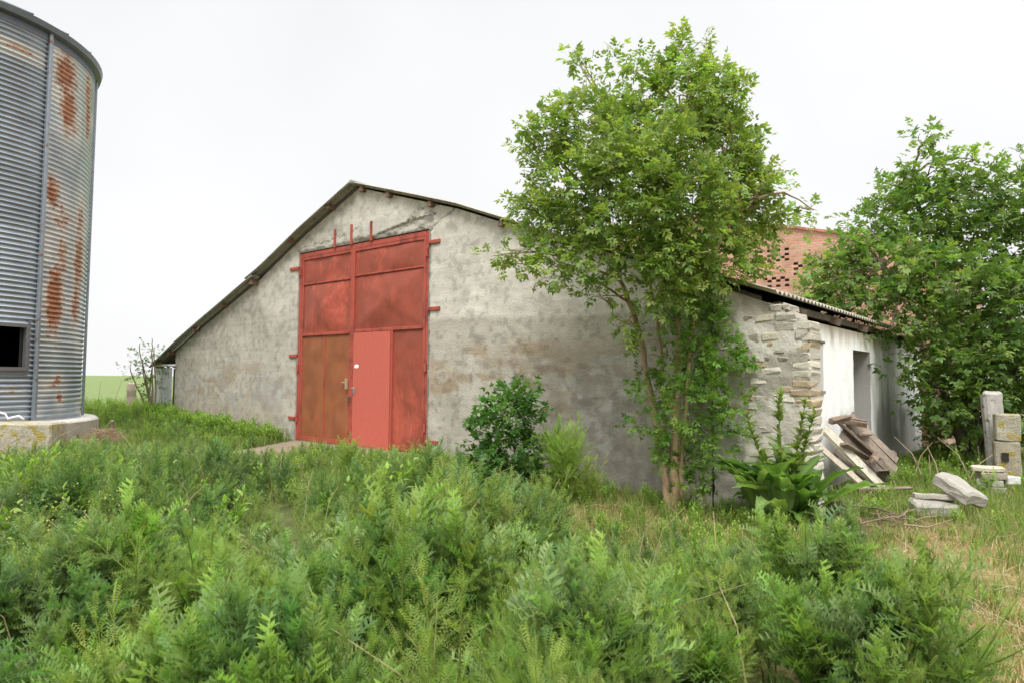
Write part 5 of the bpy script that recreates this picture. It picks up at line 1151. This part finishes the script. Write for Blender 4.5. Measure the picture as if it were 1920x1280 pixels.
for k, (x, y, z, yw, ti, l, w_, lb) in enumerate(((-2.72, 3.0, .80, 35, -.75, .95, .07, 'dark narrow board lying across the fallen shutter'), (-2.62, 2.65, .62, 75, -.35, .8, .06, 'split dark board wedged between planks and shutter'),
        (-2.35, 3.2, .30, 100, -.12, .8, .08, 'broken board lying low at the foot of the shutter'), (-2.7, 3.4, .92, 110, .25, .6, .09, 'short board end sticking up from the top of the pile'), (-2.2, 2.4, .12, 20, .1, .7, .07, 'grey board half sunk in grass below the pale planks'))):
    a = RD(yw); cz, sz = math.cos(a), math.sin(a); ct, st = math.cos(ti), math.sin(ti)
    R_ = np.array([[cz, -sz, 0], [sz, cz, 0], [0, 0, 1]])@np.array([[ct, 0, -st], [0, 1, 0], [st, 0, ct]])
    b = MB(); b.obox((x, y, z), (l/2, w_, .014), R_, np.array([.20, .155, .12])*rr_.uniform(.7, 1.5), jit=.006); tag(b.build('loose_board', M_wood, None, base=(x, y, z-.05)), lb, 'board')
# twiggy debris near the dock
b = MB()
for k in range(46):
    x0, y0 = rw.uniform(-2.5, -1.5), rw.uniform(-1.0, .9); a = rw.uniform(0, 6.3); l = rw.uniform(.15, .6); z0 = g0(x0, y0)+rw.uniform(.02, .12)
    b.tube([(x0, y0, z0), (x0+l*.5*math.cos(a), y0+l*.5*math.sin(a), z0+rw.uniform(0, .1)), (x0+l*math.cos(a+.2), y0+l*math.sin(a+.2), z0+rw.uniform(-.02, .12))], [.011, .009, .004], 4, np.array([.34, .25, .18])*rw.uniform(.5, 1.3))
tag(b.build('twig_debris', M_bark), 'broken twigs and bark littered right of the dock plant', 'twigs', kind='stuff')
roughblock('rotten_stump', (-2.18, -.35, .10), (.11, .12, .17), RD(20), M_bark, (.17, .12, .09), 'small dark rotten stump at the right of the dock plant', 'stump', 0, 0, .03, .03)
roughblock('grey_board', (-1.95, -.75, .03), (.22, .08, .012), RD(40), M_wood, (.33, .25, .2), 'short weathered board lying flat at the straw edge', 'board', 0, 0, .005, .004)
# long dead stems standing at right
b = MB()
for k in range(9):
    x0, y0 = rw.uniform(-2.3, -1.2), rw.uniform(3.2, 6.2); z0 = g0(x0, y0); a = rw.normal(0, .35, 2); h = rw.uniform(.5, 1.0)
    b.tube([(x0, y0, z0), (x0+a[0]*h*.4, y0+a[1]*h*.4, z0+h*.5), (x0+a[0]*h, y0+a[1]*h, z0+h*.8)], [.011, .008, .004], 4, np.array([.45, .36, .25])*rw.uniform(.8, 1.2))
tag(b.build('dead_stems', M_bark), 'bare dead stems rising from the herbs near the white wall', 'dead stems', kind='stuff')
# hay heap near the silo
fm = FM(); n_ = 2600; a = rw.uniform(0, 6.3, n_); q = rw.random(n_)**.5; hx = -15.55+.42*q*np.cos(a); hy = -3.35+.35*q*np.sin(a); hz = .27+.34*(1-q**2)*rw.random(n_)**.5
d = unit(rw.normal(size=(n_, 3))*np.array([1, 1, .35])); V, F = TB
fm.add(*inst((V*np.array([.5, 1, 1]), F), frames(d, rw.normal(size=(n_, 3))), np.stack([hx, hy, hz], -1), rw.uniform(.1, .3, n_), vary((.36, .26, .19), n_, .25, .1, rw)))
tag(fm.build('hay_heap', M_dry, None, base=(-15.55, -3.35, .25)), 'small brown heap of old hay beside the silo foundation', 'hay heap')
roughblock('wood_stump', (-15.9, -3.05, .52), (.03, .03, .25), RD(20), M_bark, (.36, .29, .23), 'weathered stake leaning behind the hay heap', 'stake', RD(22), RD(12), .01, .01)
# field edge: old stump-like post and thin dry stems
roughblock('weathered_post', (-24.3, .6, 1.0), (.13, .1, .45), RD(15), M_wood, (.40, .33, .26), 'weathered grey wooden post behind the young tree at the field edge', 'post', 0, RD(3), .03, .02)
b = MB()
for k in range(26):
    x0, y0 = rw.uniform(-24, -18.5), rw.uniform(-2.4, 2.2)
    if y0 > -.4 and x0 > -21.6: continue
    z0 = g0(x0, y0); h = rw.uniform(.5, 1.1); a = rw.normal(0, .25, 2); b.tube([(x0, y0, z0), (x0+a[0]*h*.5, y0+a[1]*h*.5, z0+h*.6), (x0+a[0]*h, y0+a[1]*h, z0+h)], [.009, .007, .004], 3, np.array([.52, .43, .30])*rw.uniform(.8, 1.1))
tag(b.build('dry_reeds', M_dry), 'tall dry stems between the silo and the barn', 'dry stems', kind='stuff')
print('tris', sum(len(o.data.polygons) for o in SC.objects if o.type == 'MESH'))
